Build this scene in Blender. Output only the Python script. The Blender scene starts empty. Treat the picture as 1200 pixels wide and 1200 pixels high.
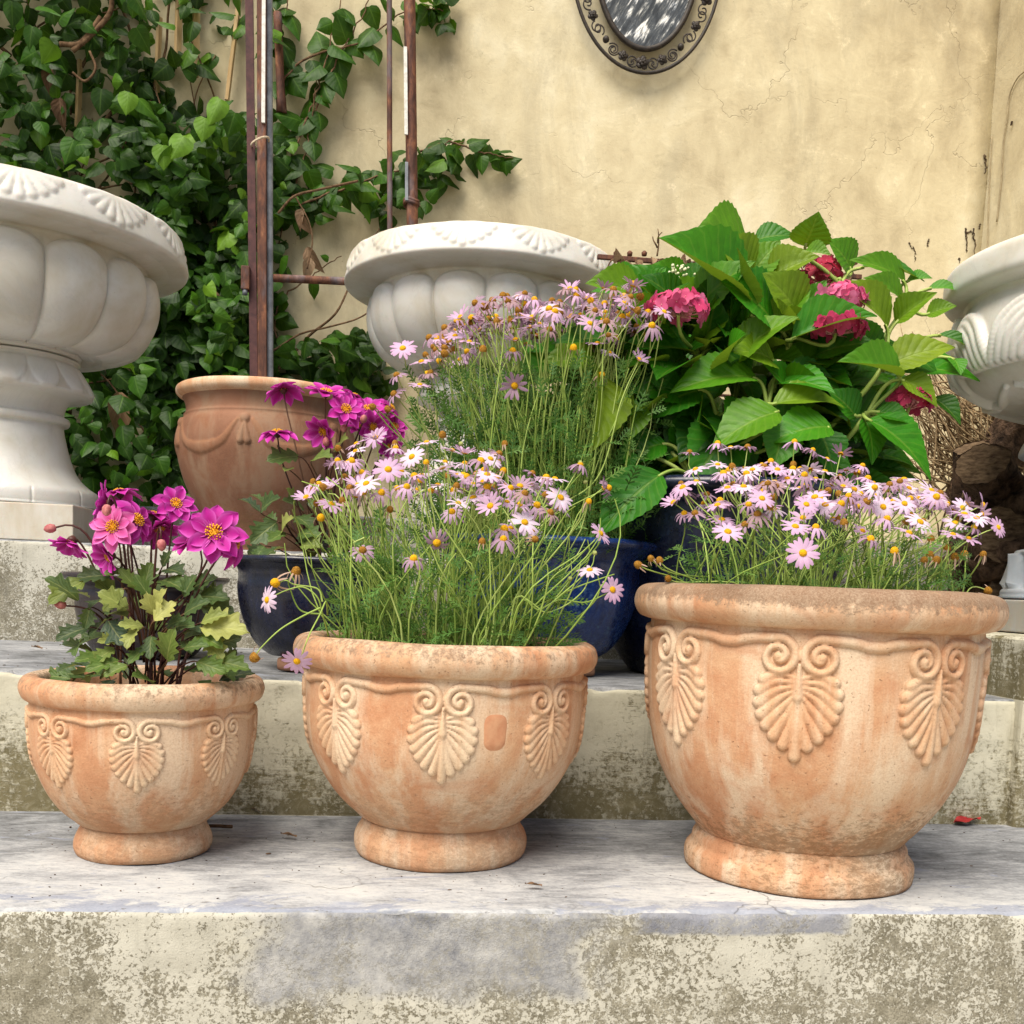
import bpy, math, random
import numpy as np
from mathutils import Vector, Matrix, Quaternion, noise as mnoise

# ------------------------------------------------------------------ camera, sky, sun, exposure
sc = bpy.context.scene
COL = sc.collection
RAD = math.radians
YAW, PITCH, ROLL, FOC, PX, PY, EYE = RAD(6.61609), RAD(5.25224), RAD(2.25957), 1200.0, 600.0, 800.0, 0.38
_f = np.array([math.sin(YAW)*math.cos(PITCH), math.cos(YAW)*math.cos(PITCH), -math.sin(PITCH)])
_r0 = np.array([math.cos(YAW), -math.sin(YAW), 0.0]); _u0 = np.cross(_r0, _f)
CR = math.cos(ROLL)*_r0 + math.sin(ROLL)*_u0
CU = -math.sin(ROLL)*_r0 + math.cos(ROLL)*_u0
CF = _f; CO = np.array([0, 0, EYE])
cam = bpy.data.objects.new('camera', bpy.data.cameras.new('camera')); COL.objects.link(cam)
cam.data.sensor_width = 36; cam.data.lens = 36; cam.data.shift_y = (PY-600)/1200.0
cam.data.clip_start = 0.02; cam.data.clip_end = 2000
M = Matrix.Identity(4)
for i in range(3):
    M[i][0], M[i][1], M[i][2], M[i][3] = CR[i], CU[i], -CF[i], CO[i]
cam.matrix_world = M
sc.camera = cam

SUN_EL, SUN_AZ = RAD(56), RAD(-148)        # azimuth of the sun seen from the scene, clockwise from +Y
w = bpy.data.worlds.new("World"); sc.world = w; w.use_nodes = True
wn = w.node_tree; bg = wn.nodes['Background']
sky = wn.nodes.new('ShaderNodeTexSky'); sky.sky_type = 'NISHITA'; sky.sun_disc = False
sky.sun_elevation = SUN_EL; sky.sun_rotation = SUN_AZ; sky.air_density = 1.0; sky.dust_density = 3.0; sky.ozone_density = 0.6
wn.links.new(sky.outputs[0], bg.inputs[0]); bg.inputs[1].default_value = 0.085
sun = bpy.data.objects.new('sun', bpy.data.lights.new('sun', 'SUN')); COL.objects.link(sun)
sun.data.energy = 4.0; sun.data.angle = RAD(44); sun.data.color = (1.0, 0.93, 0.80)
sd = Vector((math.sin(SUN_AZ)*math.cos(SUN_EL), math.cos(SUN_AZ)*math.cos(SUN_EL), math.sin(SUN_EL)))
sun.rotation_euler = sd.to_track_quat('Z', 'Y').to_euler()
sc.view_settings.view_transform = 'Standard'; sc.view_settings.look = 'None'
sc.view_settings.exposure = 0.50; sc.view_settings.gamma = 1.0
sc.render.engine = 'CYCLES'
sc.cycles.max_bounces = 8; sc.cycles.transparent_max_bounces = 8

def ray(x, y): return CF + CR*((x-PX)/FOC) - CU*((y-PY)/FOC)
def at(x, y, Y):
    """world point at distance plane Y seen at photo pixel x,y"""
    d = ray(x, y); return CO + d*((Y-CO[1])/d[1])
def atz(x, y, z):
    d = ray(x, y); return CO + d*((z-CO[2])/d[2])

# ------------------------------------------------------------------ helpers: scene graph
def tag(o, label=None, cat=None, group=None, kind=None):
    if label: o['label'] = label
    if cat: o['category'] = cat
    if group: o['group'] = group
    if kind: o['kind'] = kind
    return o
def thing(name, loc, label, cat, group=None):
    o = bpy.data.objects.new(name, None); COL.objects.link(o)
    o.empty_display_size = 0.05
    o.location = loc
    return tag(o, label, cat, group)
def obj(name, V, F, mat, parent=None, smooth=True, tint=None, uv=None, loc=None, mats=None, midx=None, rel=None):
    """V (n,3); F list of tuples or an (m,4) array -> one mesh object"""
    me = bpy.data.meshes.new(name)
    V = np.asarray(V, dtype=np.float32)
    if isinstance(F, np.ndarray):
        m, k = F.shape
        me.vertices.add(len(V)); me.vertices.foreach_set('co', V.ravel())
        me.loops.add(m*k); me.loops.foreach_set('vertex_index', F.astype(np.int32).ravel())
        me.polygons.add(m)
        me.polygons.foreach_set('loop_start', np.arange(0, m*k, k, dtype=np.int32))
        me.polygons.foreach_set('loop_total', np.full(m, k, dtype=np.int32))
        me.update(calc_edges=True)
    else:
        me.from_pydata([tuple(v) for v in V], [], [tuple(f) for f in F]); me.update()
    me.polygons.foreach_set('use_smooth', np.full(len(me.polygons), smooth))
    for mm in (mats or [mat]): me.materials.append(mm)
    if midx is not None: me.polygons.foreach_set('material_index', np.asarray(midx, dtype=np.int32))
    if tint is not None:
        a = me.attributes.new('tint', 'FLOAT', 'POINT'); a.data.foreach_set('value', np.asarray(tint, dtype=np.float32))
    if rel is not None:
        a = me.attributes.new('relief', 'FLOAT', 'POINT'); a.data.foreach_set('value', np.asarray(rel, dtype=np.float32))
    if uv is not None:
        ul = me.uv_layers.new(name='UVMap')
        li = np.empty(len(me.loops), dtype=np.int32); me.loops.foreach_get('vertex_index', li)
        ul.data.foreach_set('uv', np.asarray(uv, dtype=np.float32)[li].ravel())
    o = bpy.data.objects.new(name, me); COL.objects.link(o)
    if parent: o.parent = parent
    if loc is not None: o.location = loc
    return o
def inst(src, parent, M4):
    o = src.copy(); COL.objects.link(o); o.parent = parent; o.matrix_parent_inverse = Matrix.Identity(4); o.matrix_basis = M4
    return o

class MB:
    """collects pieces into one mesh"""
    def __init__(s): s.V = []; s.F = []; s.T = []; s.n = 0
    def add(s, V, F, t=0.5):
        V = np.asarray(V, float); k = s.n
        s.V.append(V); s.F += [tuple(int(i)+k for i in f) for f in F]; s.n += len(V)
        s.T.append(np.full(len(V), t) if np.isscalar(t) else np.asarray(t))
    def build(s, name, mat, parent=None, smooth=True, **k):
        return obj(name, np.concatenate(s.V), s.F, mat, parent, smooth, tint=np.concatenate(s.T), **k)

def tube_geo(P, R, n=6, cap=True):
    P = np.asarray(P, float); m = len(P)
    R = np.full(m, R) if np.isscalar(R) else np.asarray(R, float)
    T = np.gradient(P, axis=0); T /= np.linalg.norm(T, axis=1)[:, None]+1e-12
    ref = np.array([0.3, 0.2, 1.0]) if abs(T[:, 2]).mean() < 0.8 else np.array([1.0, 0.2, 0.1])
    A = np.cross(T, ref); A /= np.linalg.norm(A, axis=1)[:, None]+1e-12; B = np.cross(T, A)
    th = np.arange(n)*2*np.pi/n
    V = P[:, None, :] + R[:, None, None]*(np.cos(th)[None, :, None]*A[:, None, :] + np.sin(th)[None, :, None]*B[:, None, :])
    F = [(i*n+j, i*n+(j+1) % n, (i+1)*n+(j+1) % n, (i+1)*n+j) for i in range(m-1) for j in range(n)]
    if cap: F += [tuple(range(n-1, -1, -1)), tuple((m-1)*n+j for j in range(n))]
    return V.reshape(-1, 3), F
def box_geo(x0, x1, y0, y1, z0, z1, b=0.0):
    if b <= 0:
        V = [(x, y, z) for z in (z0, z1) for y in (y0, y1) for x in (x0, x1)]
        return V, [(0, 2, 3, 1), (4, 5, 7, 6), (0, 1, 5, 4), (2, 6, 7, 3), (0, 4, 6, 2), (1, 3, 7, 5)]
    import bmesh
    bm = bmesh.new(); bmesh.ops.create_cube(bm, size=1.0)
    for v in bm.verts: v.co = ((x0+x1)/2+v.co.x*(x1-x0), (y0+y1)/2+v.co.y*(y1-y0), (z0+z1)/2+v.co.z*(z1-z0))
    bmesh.ops.bevel(bm, geom=list(bm.edges), offset=b, segments=3, affect='EDGES', profile=0.6)
    bm.verts.index_update()
    V = [tuple(v.co) for v in bm.verts]; F = [tuple(v.index for v in f.verts) for f in bm.faces]; bm.free()
    return V, F
def bez(p0, p1, p2, p3, n=8):
    t = np.linspace(0, 1, n)[:, None]
    p0, p1, p2, p3 = map(lambda p: np.asarray(p, float), (p0, p1, p2, p3))
    return (1-t)**3*p0+3*(1-t)**2*t*p1+3*(1-t)*t*t*p2+t**3*p3
def norm(v):
    v = np.asarray(v, float); return v/(np.linalg.norm(v)+1e-12)
def catmull(P, n):
    P = np.asarray(P, float); Q = np.vstack([2*P[0]-P[1], P, 2*P[-1]-P[-2]]); out = []
    m = len(P)-1
    L = np.linalg.norm(np.diff(P, axis=0), axis=1); tot = L.sum()
    for i in range(m):
        k = max(2, int(round(n*L[i]/tot)))
        t = np.linspace(0, 1, k, endpoint=False)[:, None]
        a, b, c, d = Q[i], Q[i+1], Q[i+2], Q[i+3]
        out.append(0.5*((2*b)+(-a+c)*t+(2*a-5*b+4*c-d)*t*t+(-a+3*b-3*c+d)*t**3))
    out.append(P[-1:]); return np.vstack(out)

# ------------------------------------------------------------------ helpers: materials
class NT:
    def __init__(s, name):
        s.m = bpy.data.materials.new(name); s.m.use_nodes = True; s.t = s.m.node_tree
        s.b = s.t.nodes['Principled BSDF']; s.out = s.t.nodes['Material Output']
    def n(s, typ, **k):
        nd = s.t.nodes.new('ShaderNode'+typ)
        for a, v in k.items(): setattr(nd, a, v)
        return nd
    def link(s, a, b): s.t.links.new(a, b)
    def val(s, sock, v):
        if hasattr(v, 'is_linked') or isinstance(v, bpy.types.NodeSocket): s.link(v, sock)
        else: sock.default_value = v
    def coord(s, scale=(1, 1, 1), kind='Object', rot=(0, 0, 0), loc=(0, 0, 0)):
        tc = s.n('TexCoord'); mp = s.n('Mapping'); s.link(tc.outputs[kind], mp.inputs[0])
        mp.inputs['Scale'].default_value = scale; mp.inputs['Rotation'].default_value = rot; mp.inputs['Location'].default_value = loc
        return mp.outputs[0]
    def noise(s, vec, scale, detail=5, rough=0.6, dist=0.0, col=False):
        nd = s.n('TexNoise'); s.link(vec, nd.inputs['Vector']); nd.inputs['Scale'].default_value = scale
        nd.inputs['Detail'].default_value = detail; nd.inputs['Roughness'].default_value = rough; nd.inputs['Distortion'].default_value = dist
        return nd.outputs[1 if col else 0]
    def ramp(s, fac, stops, interp='LINEAR'):
        nd = s.n('ValToRGB'); nd.color_ramp.interpolation = interp
        e = nd.color_ramp.elements
        while len(e) < len(stops): e.new(0.5)
        for el, (p, c) in zip(e, stops):
            el.position = p; el.color = (c, c, c, 1) if np.isscalar(c) else (*c, 1)
        s.val(nd.inputs[0], fac); return nd.outputs[0]
    def math(s, op, a, b=0.0, clamp=False):
        nd = s.n('Math', operation=op); nd.use_clamp = clamp
        s.val(nd.inputs[0], a); s.val(nd.inputs[1], b); return nd.outputs[0]
    def mix(s, fac, a, b, mode='MIX'):
        nd = s.n('Mix', data_type='RGBA', blend_type=mode); s.val(nd.inputs[0], fac)
        for sock, v in ((nd.inputs[6], a), (nd.inputs[7], b)):
            if isinstance(v, tuple): sock.default_value = (*v, 1) if len(v) == 3 else v
            else: s.link(v, sock)
        return nd.outputs[2]
    def attr(s, name):
        nd = s.n('Attribute'); nd.attribute_name = name; return nd.outputs['Fac']
    def sep(s, vec):
        nd = s.n('SeparateXYZ'); s.link(vec, nd.inputs[0]); return nd.outputs
    def mrange(s, v, a, b, c=0.0, d=1.0):
        nd = s.n('MapRange'); s.val(nd.inputs[0], v)
        for i, x in enumerate((a, b, c, d)): nd.inputs[i+1].default_value = x
        return nd.outputs[0]
    def bump(s, h, strength=0.5, dist=0.005):
        nd = s.n('Bump'); nd.inputs['Strength'].default_value = strength; nd.inputs['Distance'].default_value = dist
        s.link(h, nd.inputs['Height']); s.link(nd.outputs[0], s.b.inputs['Normal']); return nd
    def fin(s, col=None, rough=0.7, spec=0.4, **k):
        if col is not None:
            if isinstance(col, tuple): s.b.inputs['Base Color'].default_value = (*col, 1)
            else: s.link(col, s.b.inputs['Base Color'])
        s.val(s.b.inputs['Roughness'], rough); s.b.inputs['Specular IOR Level'].default_value = spec
        for kk, v in k.items(): s.val(s.b.inputs[kk.replace('_', ' ')], v)
        return s.m

def box_mask(t, xyz, nz, cx, hx, cz, hz, soft=0.06, amp=1.1):
    """ragged patch around (cx,cz) on a riser"""
    dx = t.math('DIVIDE', t.math('ABSOLUTE', t.math('SUBTRACT', xyz[0], cx)), hx); dz = t.math('DIVIDE', t.math('ABSOLUTE', t.math('SUBTRACT', xyz[2], cz)), hz)
    d = t.math('ADD', t.math('MAXIMUM', dx, dz), t.math('MULTIPLY', t.math('SUBTRACT', nz, 0.5), amp))
    return t.ramp(d, [(1.0-soft, 1.0), (1.0, 0.0)]) if False else t.mrange(d, 1.0-soft, 1.0+soft, 1.0, 0.0)
def m_riser():
    t = NT('weathered_riser'); c = t.coord(); xyz = t.sep(c)
    f1 = t.noise(c, 190, 5, 0.68, 0.35); f2 = t.noise(c, 420, 4, 0.65, 0.2); mid = t.noise(c, 16, 6, 0.68, 0.5); big = t.noise(c, 3.4, 4, 0.6, 0.4); drip = t.noise(t.coord((1, 1, 0.22)), 18, 4, 0.6, 0.3)
    s = t.math('ADD', t.math('MULTIPLY', f1, 0.55), t.math('ADD', t.math('MULTIPLY', mid, 0.25), t.math('MULTIPLY', f2, 0.20)))
    s = t.math('ADD', s, t.math('MULTIPLY', t.math('SUBTRACT', big, 0.5), 0.34)); s = t.math('ADD', s, t.math('MULTIPLY', t.math('SUBTRACT', drip, 0.5), 0.22))
    zz = t.math('FRACT', t.math('DIVIDE', t.math('ADD', xyz[2], 0.222*4), 0.222))
    s = t.math('ADD', s, t.mrange(zz, 0.45, 1.0, -0.045, 0.035))
    s = t.math('ADD', s, t.math('MULTIPLY', box_mask(t, xyz, big, 0.12, 0.22, -0.16, 0.07, 0.4, 1.4), 0.06))
    flake = t.math('MULTIPLY', t.mrange(s, 0.476, 0.512), t.mrange(t.noise(c, 6, 4, 0.6), 0.30, 0.52, 0.72, 1.0))
    cream = t.mix(t.noise(c, 24, 5, 0.65), (0.43, 0.415, 0.355), (0.58, 0.56, 0.485))
    dark = t.mix(t.mrange(t.noise(c, 40, 6, 0.7), 0.35, 0.65), (0.17, 0.155, 0.11), (0.36, 0.335, 0.265))
    dark = t.mix(t.mrange(f2, 0.36, 0.56), (0.125, 0.112, 0.08), dark)
    film = t.math('MULTIPLY', t.mrange(t.noise(c, 48, 7, 0.78, 0.6), 0.44, 0.66), t.mrange(t.noise(c, 5, 4, 0.6), 0.38, 0.62))
    dark = t.mix(t.math('MULTIPLY', film, 0.75), dark, (0.47, 0.445, 0.36))
    col = t.mix(flake, dark, cream)
    runs = t.math('MULTIPLY', t.mrange(t.noise(t.coord((1, 1, 0.07)), 30, 5, 0.7, 0.3), 0.54, 0.68), t.mrange(t.noise(c, 8, 4, 0.6), 0.40, 0.60)); col = t.mix(t.math('MULTIPLY', runs, 0.60), col, (0.17, 0.16, 0.13))
    # cement repairs under the lip
    nz = t.noise(c, 9, 6, 0.65, 0.5)
    cem = t.mix(t.mrange(t.noise(c, 26, 6, 0.7), 0.35, 0.65), (0.19, 0.195, 0.215), (0.43, 0.425, 0.415))
    p1 = box_mask(t, xyz, nz, 0.055, 0.20, -0.03, 0.078, 0.17, 1.6); p2 = box_mask(t, xyz, nz, 0.43, 0.13, -0.005, 0.022, 0.1); p3 = box_mask(t, xyz, nz, -0.08, 0.03, -0.015, 0.03, 0.25); p4 = box_mask(t, xyz, nz, -1.5, 0.5, 0.35, 0.06, 0.1)
    pm = t.math('MAXIMUM', t.math('MAXIMUM', p1, p2), t.math('MAXIMUM', p3, p4))
    pm = t.math('MULTIPLY', pm, t.mrange(t.math('ADD', t.math('MULTIPLY', f1, 0.5), t.math('MULTIPLY', mid, 0.5)), 0.40, 0.50, 0.45, 1.0))
    col = t.mix(pm, col, t.mix(t.math('MULTIPLY', p2, 0.5), cem, (0.20, 0.21, 0.26)))
    h = t.math('ADD', t.math('MULTIPLY', flake, 0.6), t.math('MULTIPLY', f2, 0.9))
    t.bump(h, 0.5, 0.0018)
    return t.fin(col, 0.92, 0.2)
def m_riser_mossy():
    t = NT('mossy_riser'); c = t.coord(); xyz = t.sep(c)
    fine = t.noise(c, 130, 7, 0.72, 0.3); mid = t.noise(t.coord((1, 1, 0.5)), 17, 7, 0.7, 0.5); big = t.noise(c, 3.0, 4, 0.6)
    scr = t.noise(t.coord((1, 1, 7)), 30, 4, 0.7)
    zz = t.math('FRACT', t.math('DIVIDE', t.math('ADD', xyz[2], 0.222*4), 0.222))
    s = t.math('ADD', t.math('MULTIPLY', fine, 0.5), t.math('MULTIPLY', mid, 0.5))
    s = t.math('ADD', s, t.math('MULTIPLY', t.math('SUBTRACT', big, 0.5), 0.5))
    s = t.math('ADD', s, t.math('MULTIPLY', t.math('SUBTRACT', scr, 0.5), 0.22))
    s = t.math('ADD', s, t.mrange(zz, 0.05, 0.75, -0.085, 0.10))
    cov = t.ramp(s, [(0.425, 0.0), (0.465, 0.5), (0.53, 1.0)])
    cream = t.mix(t.noise(c, 10, 5), (0.44, 0.415, 0.315), (0.58, 0.555, 0.45))
    moss = t.mix(t.noise(c, 26, 6, 0.7), (0.07, 0.06, 0.026), (0.26, 0.225, 0.13))
    col = t.mix(cov, moss, cream)
    runs = t.math('MULTIPLY', t.mrange(t.noise(t.coord((1, 1, 0.07)), 36, 5, 0.7, 0.3), 0.53, 0.66), t.mrange(t.noise(c, 7, 4, 0.6), 0.38, 0.58)); col = t.mix(t.math('MULTIPLY', runs, 0.45), col, (0.14, 0.12, 0.07))
    film = t.math('MULTIPLY', t.mrange(t.noise(c, 60, 7, 0.78, 0.6), 0.48, 0.68), 0.5); col = t.mix(film, col, (0.40, 0.37, 0.27))
    t.bump(t.math('ADD', cov, t.math('MULTIPLY', fine, 0.8)), 0.5, 0.002)
    return t.fin(col, 0.93, 0.2)
def m_tread():
    t = NT('worn_tread'); c = t.coord(); xyz = t.sep(c)
    st = t.noise(t.coord((1, 2.4, 1)), 7, 8, 0.70, 0.9); st2 = t.noise(t.coord((1, 3.2, 1)), 34, 7, 0.72, 0.7); fine = t.noise(c, 190, 5, 0.7); big = t.noise(c, 2.6, 5, 0.62, 0.7)
    s = t.math('ADD', t.math('MULTIPLY', st, 0.46), t.math('ADD', t.math('MULTIPLY', st2, 0.36), t.math('MULTIPLY', fine, 0.18)))
    yy = t.mrange(xyz[1], 1.25, 1.66, 0.06, -0.055)          # dirt at the foot of the next riser, with shade there painted in
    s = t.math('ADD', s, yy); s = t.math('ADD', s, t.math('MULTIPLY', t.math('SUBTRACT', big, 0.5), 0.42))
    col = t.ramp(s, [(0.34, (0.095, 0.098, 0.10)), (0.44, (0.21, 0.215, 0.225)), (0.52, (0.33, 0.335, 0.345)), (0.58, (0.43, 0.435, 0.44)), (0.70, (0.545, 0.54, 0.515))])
    edge = t.math('ADD', t.mrange(xyz[1], 1.172, 1.235, 0.16, 0.0), t.noise(t.coord((1, 2.2, 1), loc=(0, 2, 0)), 8, 7, 0.72, 0.6))
    blue = t.mrange(edge, 0.60, 0.645)
    col = t.mix(t.math('MULTIPLY', blue, 0.8), col, t.mix(fine, (0.18, 0.20, 0.26), (0.34, 0.36, 0.43)))
    chip = t.mrange(t.noise(t.coord((1, 2.6, 1)), 60, 5, 0.65, 0.6), 0.635, 0.665)
    col = t.mix(t.math('MULTIPLY', chip, 0.75), col, (0.17, 0.16, 0.15))
    wob = t.noise(c, 7, 4, 0.6, 0.0, col=True); vv = t.n('VectorMath', operation='MULTIPLY_ADD'); t.link(wob, vv.inputs[0]); vv.inputs[1].default_value = (0.25, 0.25, 0.25); t.link(c, vv.inputs[2])
    vo = t.n('TexVoronoi', feature='DISTANCE_TO_EDGE'); t.link(vv.outputs[0], vo.inputs['Vector']); vo.inputs['Scale'].default_value = 3.2
    cr = t.math('MULTIPLY', t.mrange(vo.outputs[0], 0.0, 0.012, 1.0, 0.0), t.mrange(big, 0.50, 0.56))
    col = t.mix(t.math('MULTIPLY', cr, 0.6), col, (0.10, 0.095, 0.09))
    t.bump(t.math('ADD', s, t.math('ADD', t.math('MULTIPLY', chip, -0.25), t.math('MULTIPLY', cr, -0.4))), 0.55, 0.004)
    return t.fin(col, 0.85, 0.3)
def m_stucco():
    t = NT('cracked_stucco'); c = t.coord()
    big = t.noise(c, 1.4, 5, 0.6, 0.4); mid = t.noise(c, 7, 6, 0.65, 0.5); fine = t.noise(c, 60, 6, 0.7); st = t.noise(t.coord((1, 1, 0.25)), 9, 5, 0.65)
    s = t.math('ADD', t.math('MULTIPLY', big, 0.45), t.math('ADD', t.math('MULTIPLY', mid, 0.33), t.math('MULTIPLY', st, 0.22)))
    col = t.ramp(s, [(0.36, (0.38, 0.315, 0.20)), (0.45, (0.52, 0.445, 0.29)), (0.52, (0.595, 0.52, 0.345)), (0.62, (0.68, 0.615, 0.44))])
    # flaked lighter patches
    stn = t.mrange(t.noise(t.coord((1, 1, 0.5)), 3.1, 7, 0.72, 0.8), 0.50, 0.64); col = t.mix(t.math('MULTIPLY', stn, 0.40), col, (0.36, 0.315, 0.22))
    spots = t.mrange(t.noise(c, 26, 7, 0.78, 0.5), 0.56, 0.66); col = t.mix(t.math('MULTIPLY', spots, 0.28), col, (0.34, 0.29, 0.19))
    fl = t.math('MULTIPLY', t.ramp(mid, [(0.54, 0.0), (0.66, 1.0)]), t.ramp(t.noise(c, 45, 6, 0.75, 0.6), [(0.52, 0.0), (0.60, 1.0)]))
    col = t.mix(t.math('MULTIPLY', fl, 0.75), col, (0.74, 0.64, 0.44))
    spk = t.ramp(t.noise(c, 85, 3, 0.6), [(0.70, 0.0), (0.76, 1.0)])
    col = t.mix(t.math('MULTIPLY', spk, 0.5), col, (0.22, 0.16, 0.09))
    # hairline cracks
    wob = t.noise(c, 5, 4, 0.6, 0.0, col=True)
    vv = t.n('VectorMath', operation='MULTIPLY_ADD'); t.link(wob, vv.inputs[0]); vv.inputs[1].default_value = (0.35, 0.35, 0.35); t.link(c, vv.inputs[2])
    vo = t.n('TexVoronoi', feature='DISTANCE_TO_EDGE'); t.link(vv.outputs[0], vo.inputs['Vector']); vo.inputs['Scale'].default_value = 1.9
    cr = t.ramp(vo.outputs[0], [(0.0, 1.0), (0.0040, 0.0)])
    cr = t.math('MULTIPLY', cr, t.ramp(t.noise(c, 2.2, 3), [(0.44, 0.0), (0.54, 1.0)]))
    col = t.mix(t.math('MULTIPLY', cr, 0.28), col, (0.20, 0.155, 0.10))
    h = t.math('SUBTRACT', t.math('ADD', t.math('MULTIPLY', mid, 0.8), t.math('MULTIPLY', fine, 0.35)), t.math('MULTIPLY', cr, 0.5))
    t.bump(h, 0.6, 0.006)
    return t.fin(col, 0.9, 0.2)
def m_terra(name='terracotta', dark=False, zrim=0.3, zlow=0.1, lichen=0.10, dirty=1.0):
    t = NT(name); c = t.coord(); xyz = t.sep(c)
    big = t.noise(c, 5.5, 5, 0.6, 0.4); stv = t.noise(t.coord((1, 1, 0.10)), 19, 6, 0.62, 0.2); fine = t.noise(c, 110, 5, 0.72); grain = t.noise(c, 420, 3, 0.6)
    if not dark:
        base = t.ramp(t.math('ADD', t.math('MULTIPLY', big, 0.6), t.math('MULTIPLY', t.noise(c, 17, 6, 0.7, 0.5), 0.4)), [(0.34, (0.43, 0.19, 0.095)), (0.44, (0.53, 0.275, 0.15)), (0.53, (0.60, 0.365, 0.215)), (0.64, (0.64, 0.455, 0.305))])
        pale, orange = (0.70, 0.56, 0.41), (0.50, 0.215, 0.105)
    else:
        base = t.ramp(big, [(0.30, (0.15, 0.068, 0.040)), (0.5, (0.225, 0.108, 0.066)), (0.7, (0.29, 0.155, 0.10))])
        pale, orange = (0.27, 0.175, 0.115), (0.21, 0.08, 0.035)
    col = t.mix(t.math('MULTIPLY', t.ramp(stv, [(0.46, 0.0), (0.60, 1.0)]), 0.80), base, pale)
    col = t.mix(t.math('MULTIPLY', t.ramp(t.noise(c, 11, 4, 0.6, 0.6), [(0.56, 0.0), (0.68, 1.0)]), 0.5), col, orange)
    # worn light edges of the relief
    rl = t.attr('relief')
    low = t.mrange(xyz[2], zlow+0.20, zlow+0.02, 0.15, 1.0)
    col = t.mix(t.math('MULTIPLY', t.ramp(rl, [(0.25, 0.0), (0.9, 1.0)]), t.math('MULTIPLY', low, 0.60)), col, (0.74, 0.57, 0.37) if not dark else (0.27, 0.155, 0.09))
    # lichen on the lip, dirt at the foot
    top = t.math('ADD', t.mrange(xyz[2], zrim-0.038, zrim-0.010, -0.10, lichen), t.math('ADD', t.math('MULTIPLY', fine, 0.5), t.math('MULTIPLY', grain, 0.28)))
    lich = t.ramp(t.math('ADD', top, t.math('MULTIPLY', big, 0.22)), [(0.56, 0.0), (0.66, 1.0)])
    col = t.mix(t.math('MULTIPLY', lich, 0.85), col, t.mix(t.mrange(grain, 0.3, 0.7), (0.10, 0.068, 0.045), (0.30, 0.205, 0.135)))
    bot = t.math('ADD', t.mrange(xyz[2], 0.02, zlow, 0.05, 0.0), t.math('ADD', t.math('MULTIPLY', t.noise(t.coord((1, 1, 2.2)), 90, 6, 0.78), 0.62), t.math('MULTIPLY', t.noise(c, 4.2, 3), 0.30)))
    dirt = t.ramp(t.math('ADD', bot, t.math('ADD', t.mrange(xyz[2], zlow+0.15, zlow+0.0, -0.13, 0.12), t.mrange(xyz[2], zlow-0.005, zlow-0.02, 0.0, -0.10))), [(0.52, 0.0), (0.60, 1.0)])
    col = t.mix(t.math('MULTIPLY', dirt, 0.62*dirty), col, (0.17, 0.10, 0.045))
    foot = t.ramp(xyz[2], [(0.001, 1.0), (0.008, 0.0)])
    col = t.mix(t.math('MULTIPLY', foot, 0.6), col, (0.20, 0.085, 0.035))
    crev = t.math('MULTIPLY', t.mrange(rl, 0.0, 0.06), t.mrange(rl, 0.45, 0.10))       # dirt at the edges of the carving, with shade painted in for depth
    col = t.mix(t.math('MULTIPLY', crev, 0.34), col, (0.30, 0.145, 0.065))
    pit = t.mrange(t.noise(c, 230, 3, 0.6, 0.3), 0.66, 0.71); col = t.mix(t.math('MULTIPLY', pit, 0.6), col, (0.22, 0.11, 0.055))
    bloom = t.math('MULTIPLY', t.mrange(t.noise(t.coord((1, 1, 0.6)), 26, 7, 0.75, 0.6), 0.52, 0.66), t.mrange(fine, 0.40, 0.62)); col = t.mix(t.math('MULTIPLY', bloom, 0.32), col, pale)
    col = t.mix(t.ramp(grain, [(0.3, 0.30), (0.6, 0.0)]), col, (0.30, 0.14, 0.07))
    t.bump(t.math('ADD', t.math('MULTIPLY', fine, 0.6), t.math('ADD', t.math('MULTIPLY', grain, 0.35), t.math('ADD', t.math('MULTIPLY', dirt, -0.25), t.math('MULTIPLY', pit, -0.6)))), 0.55, 0.0022)
    return t.fin(col, 0.88, 0.25)
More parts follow.
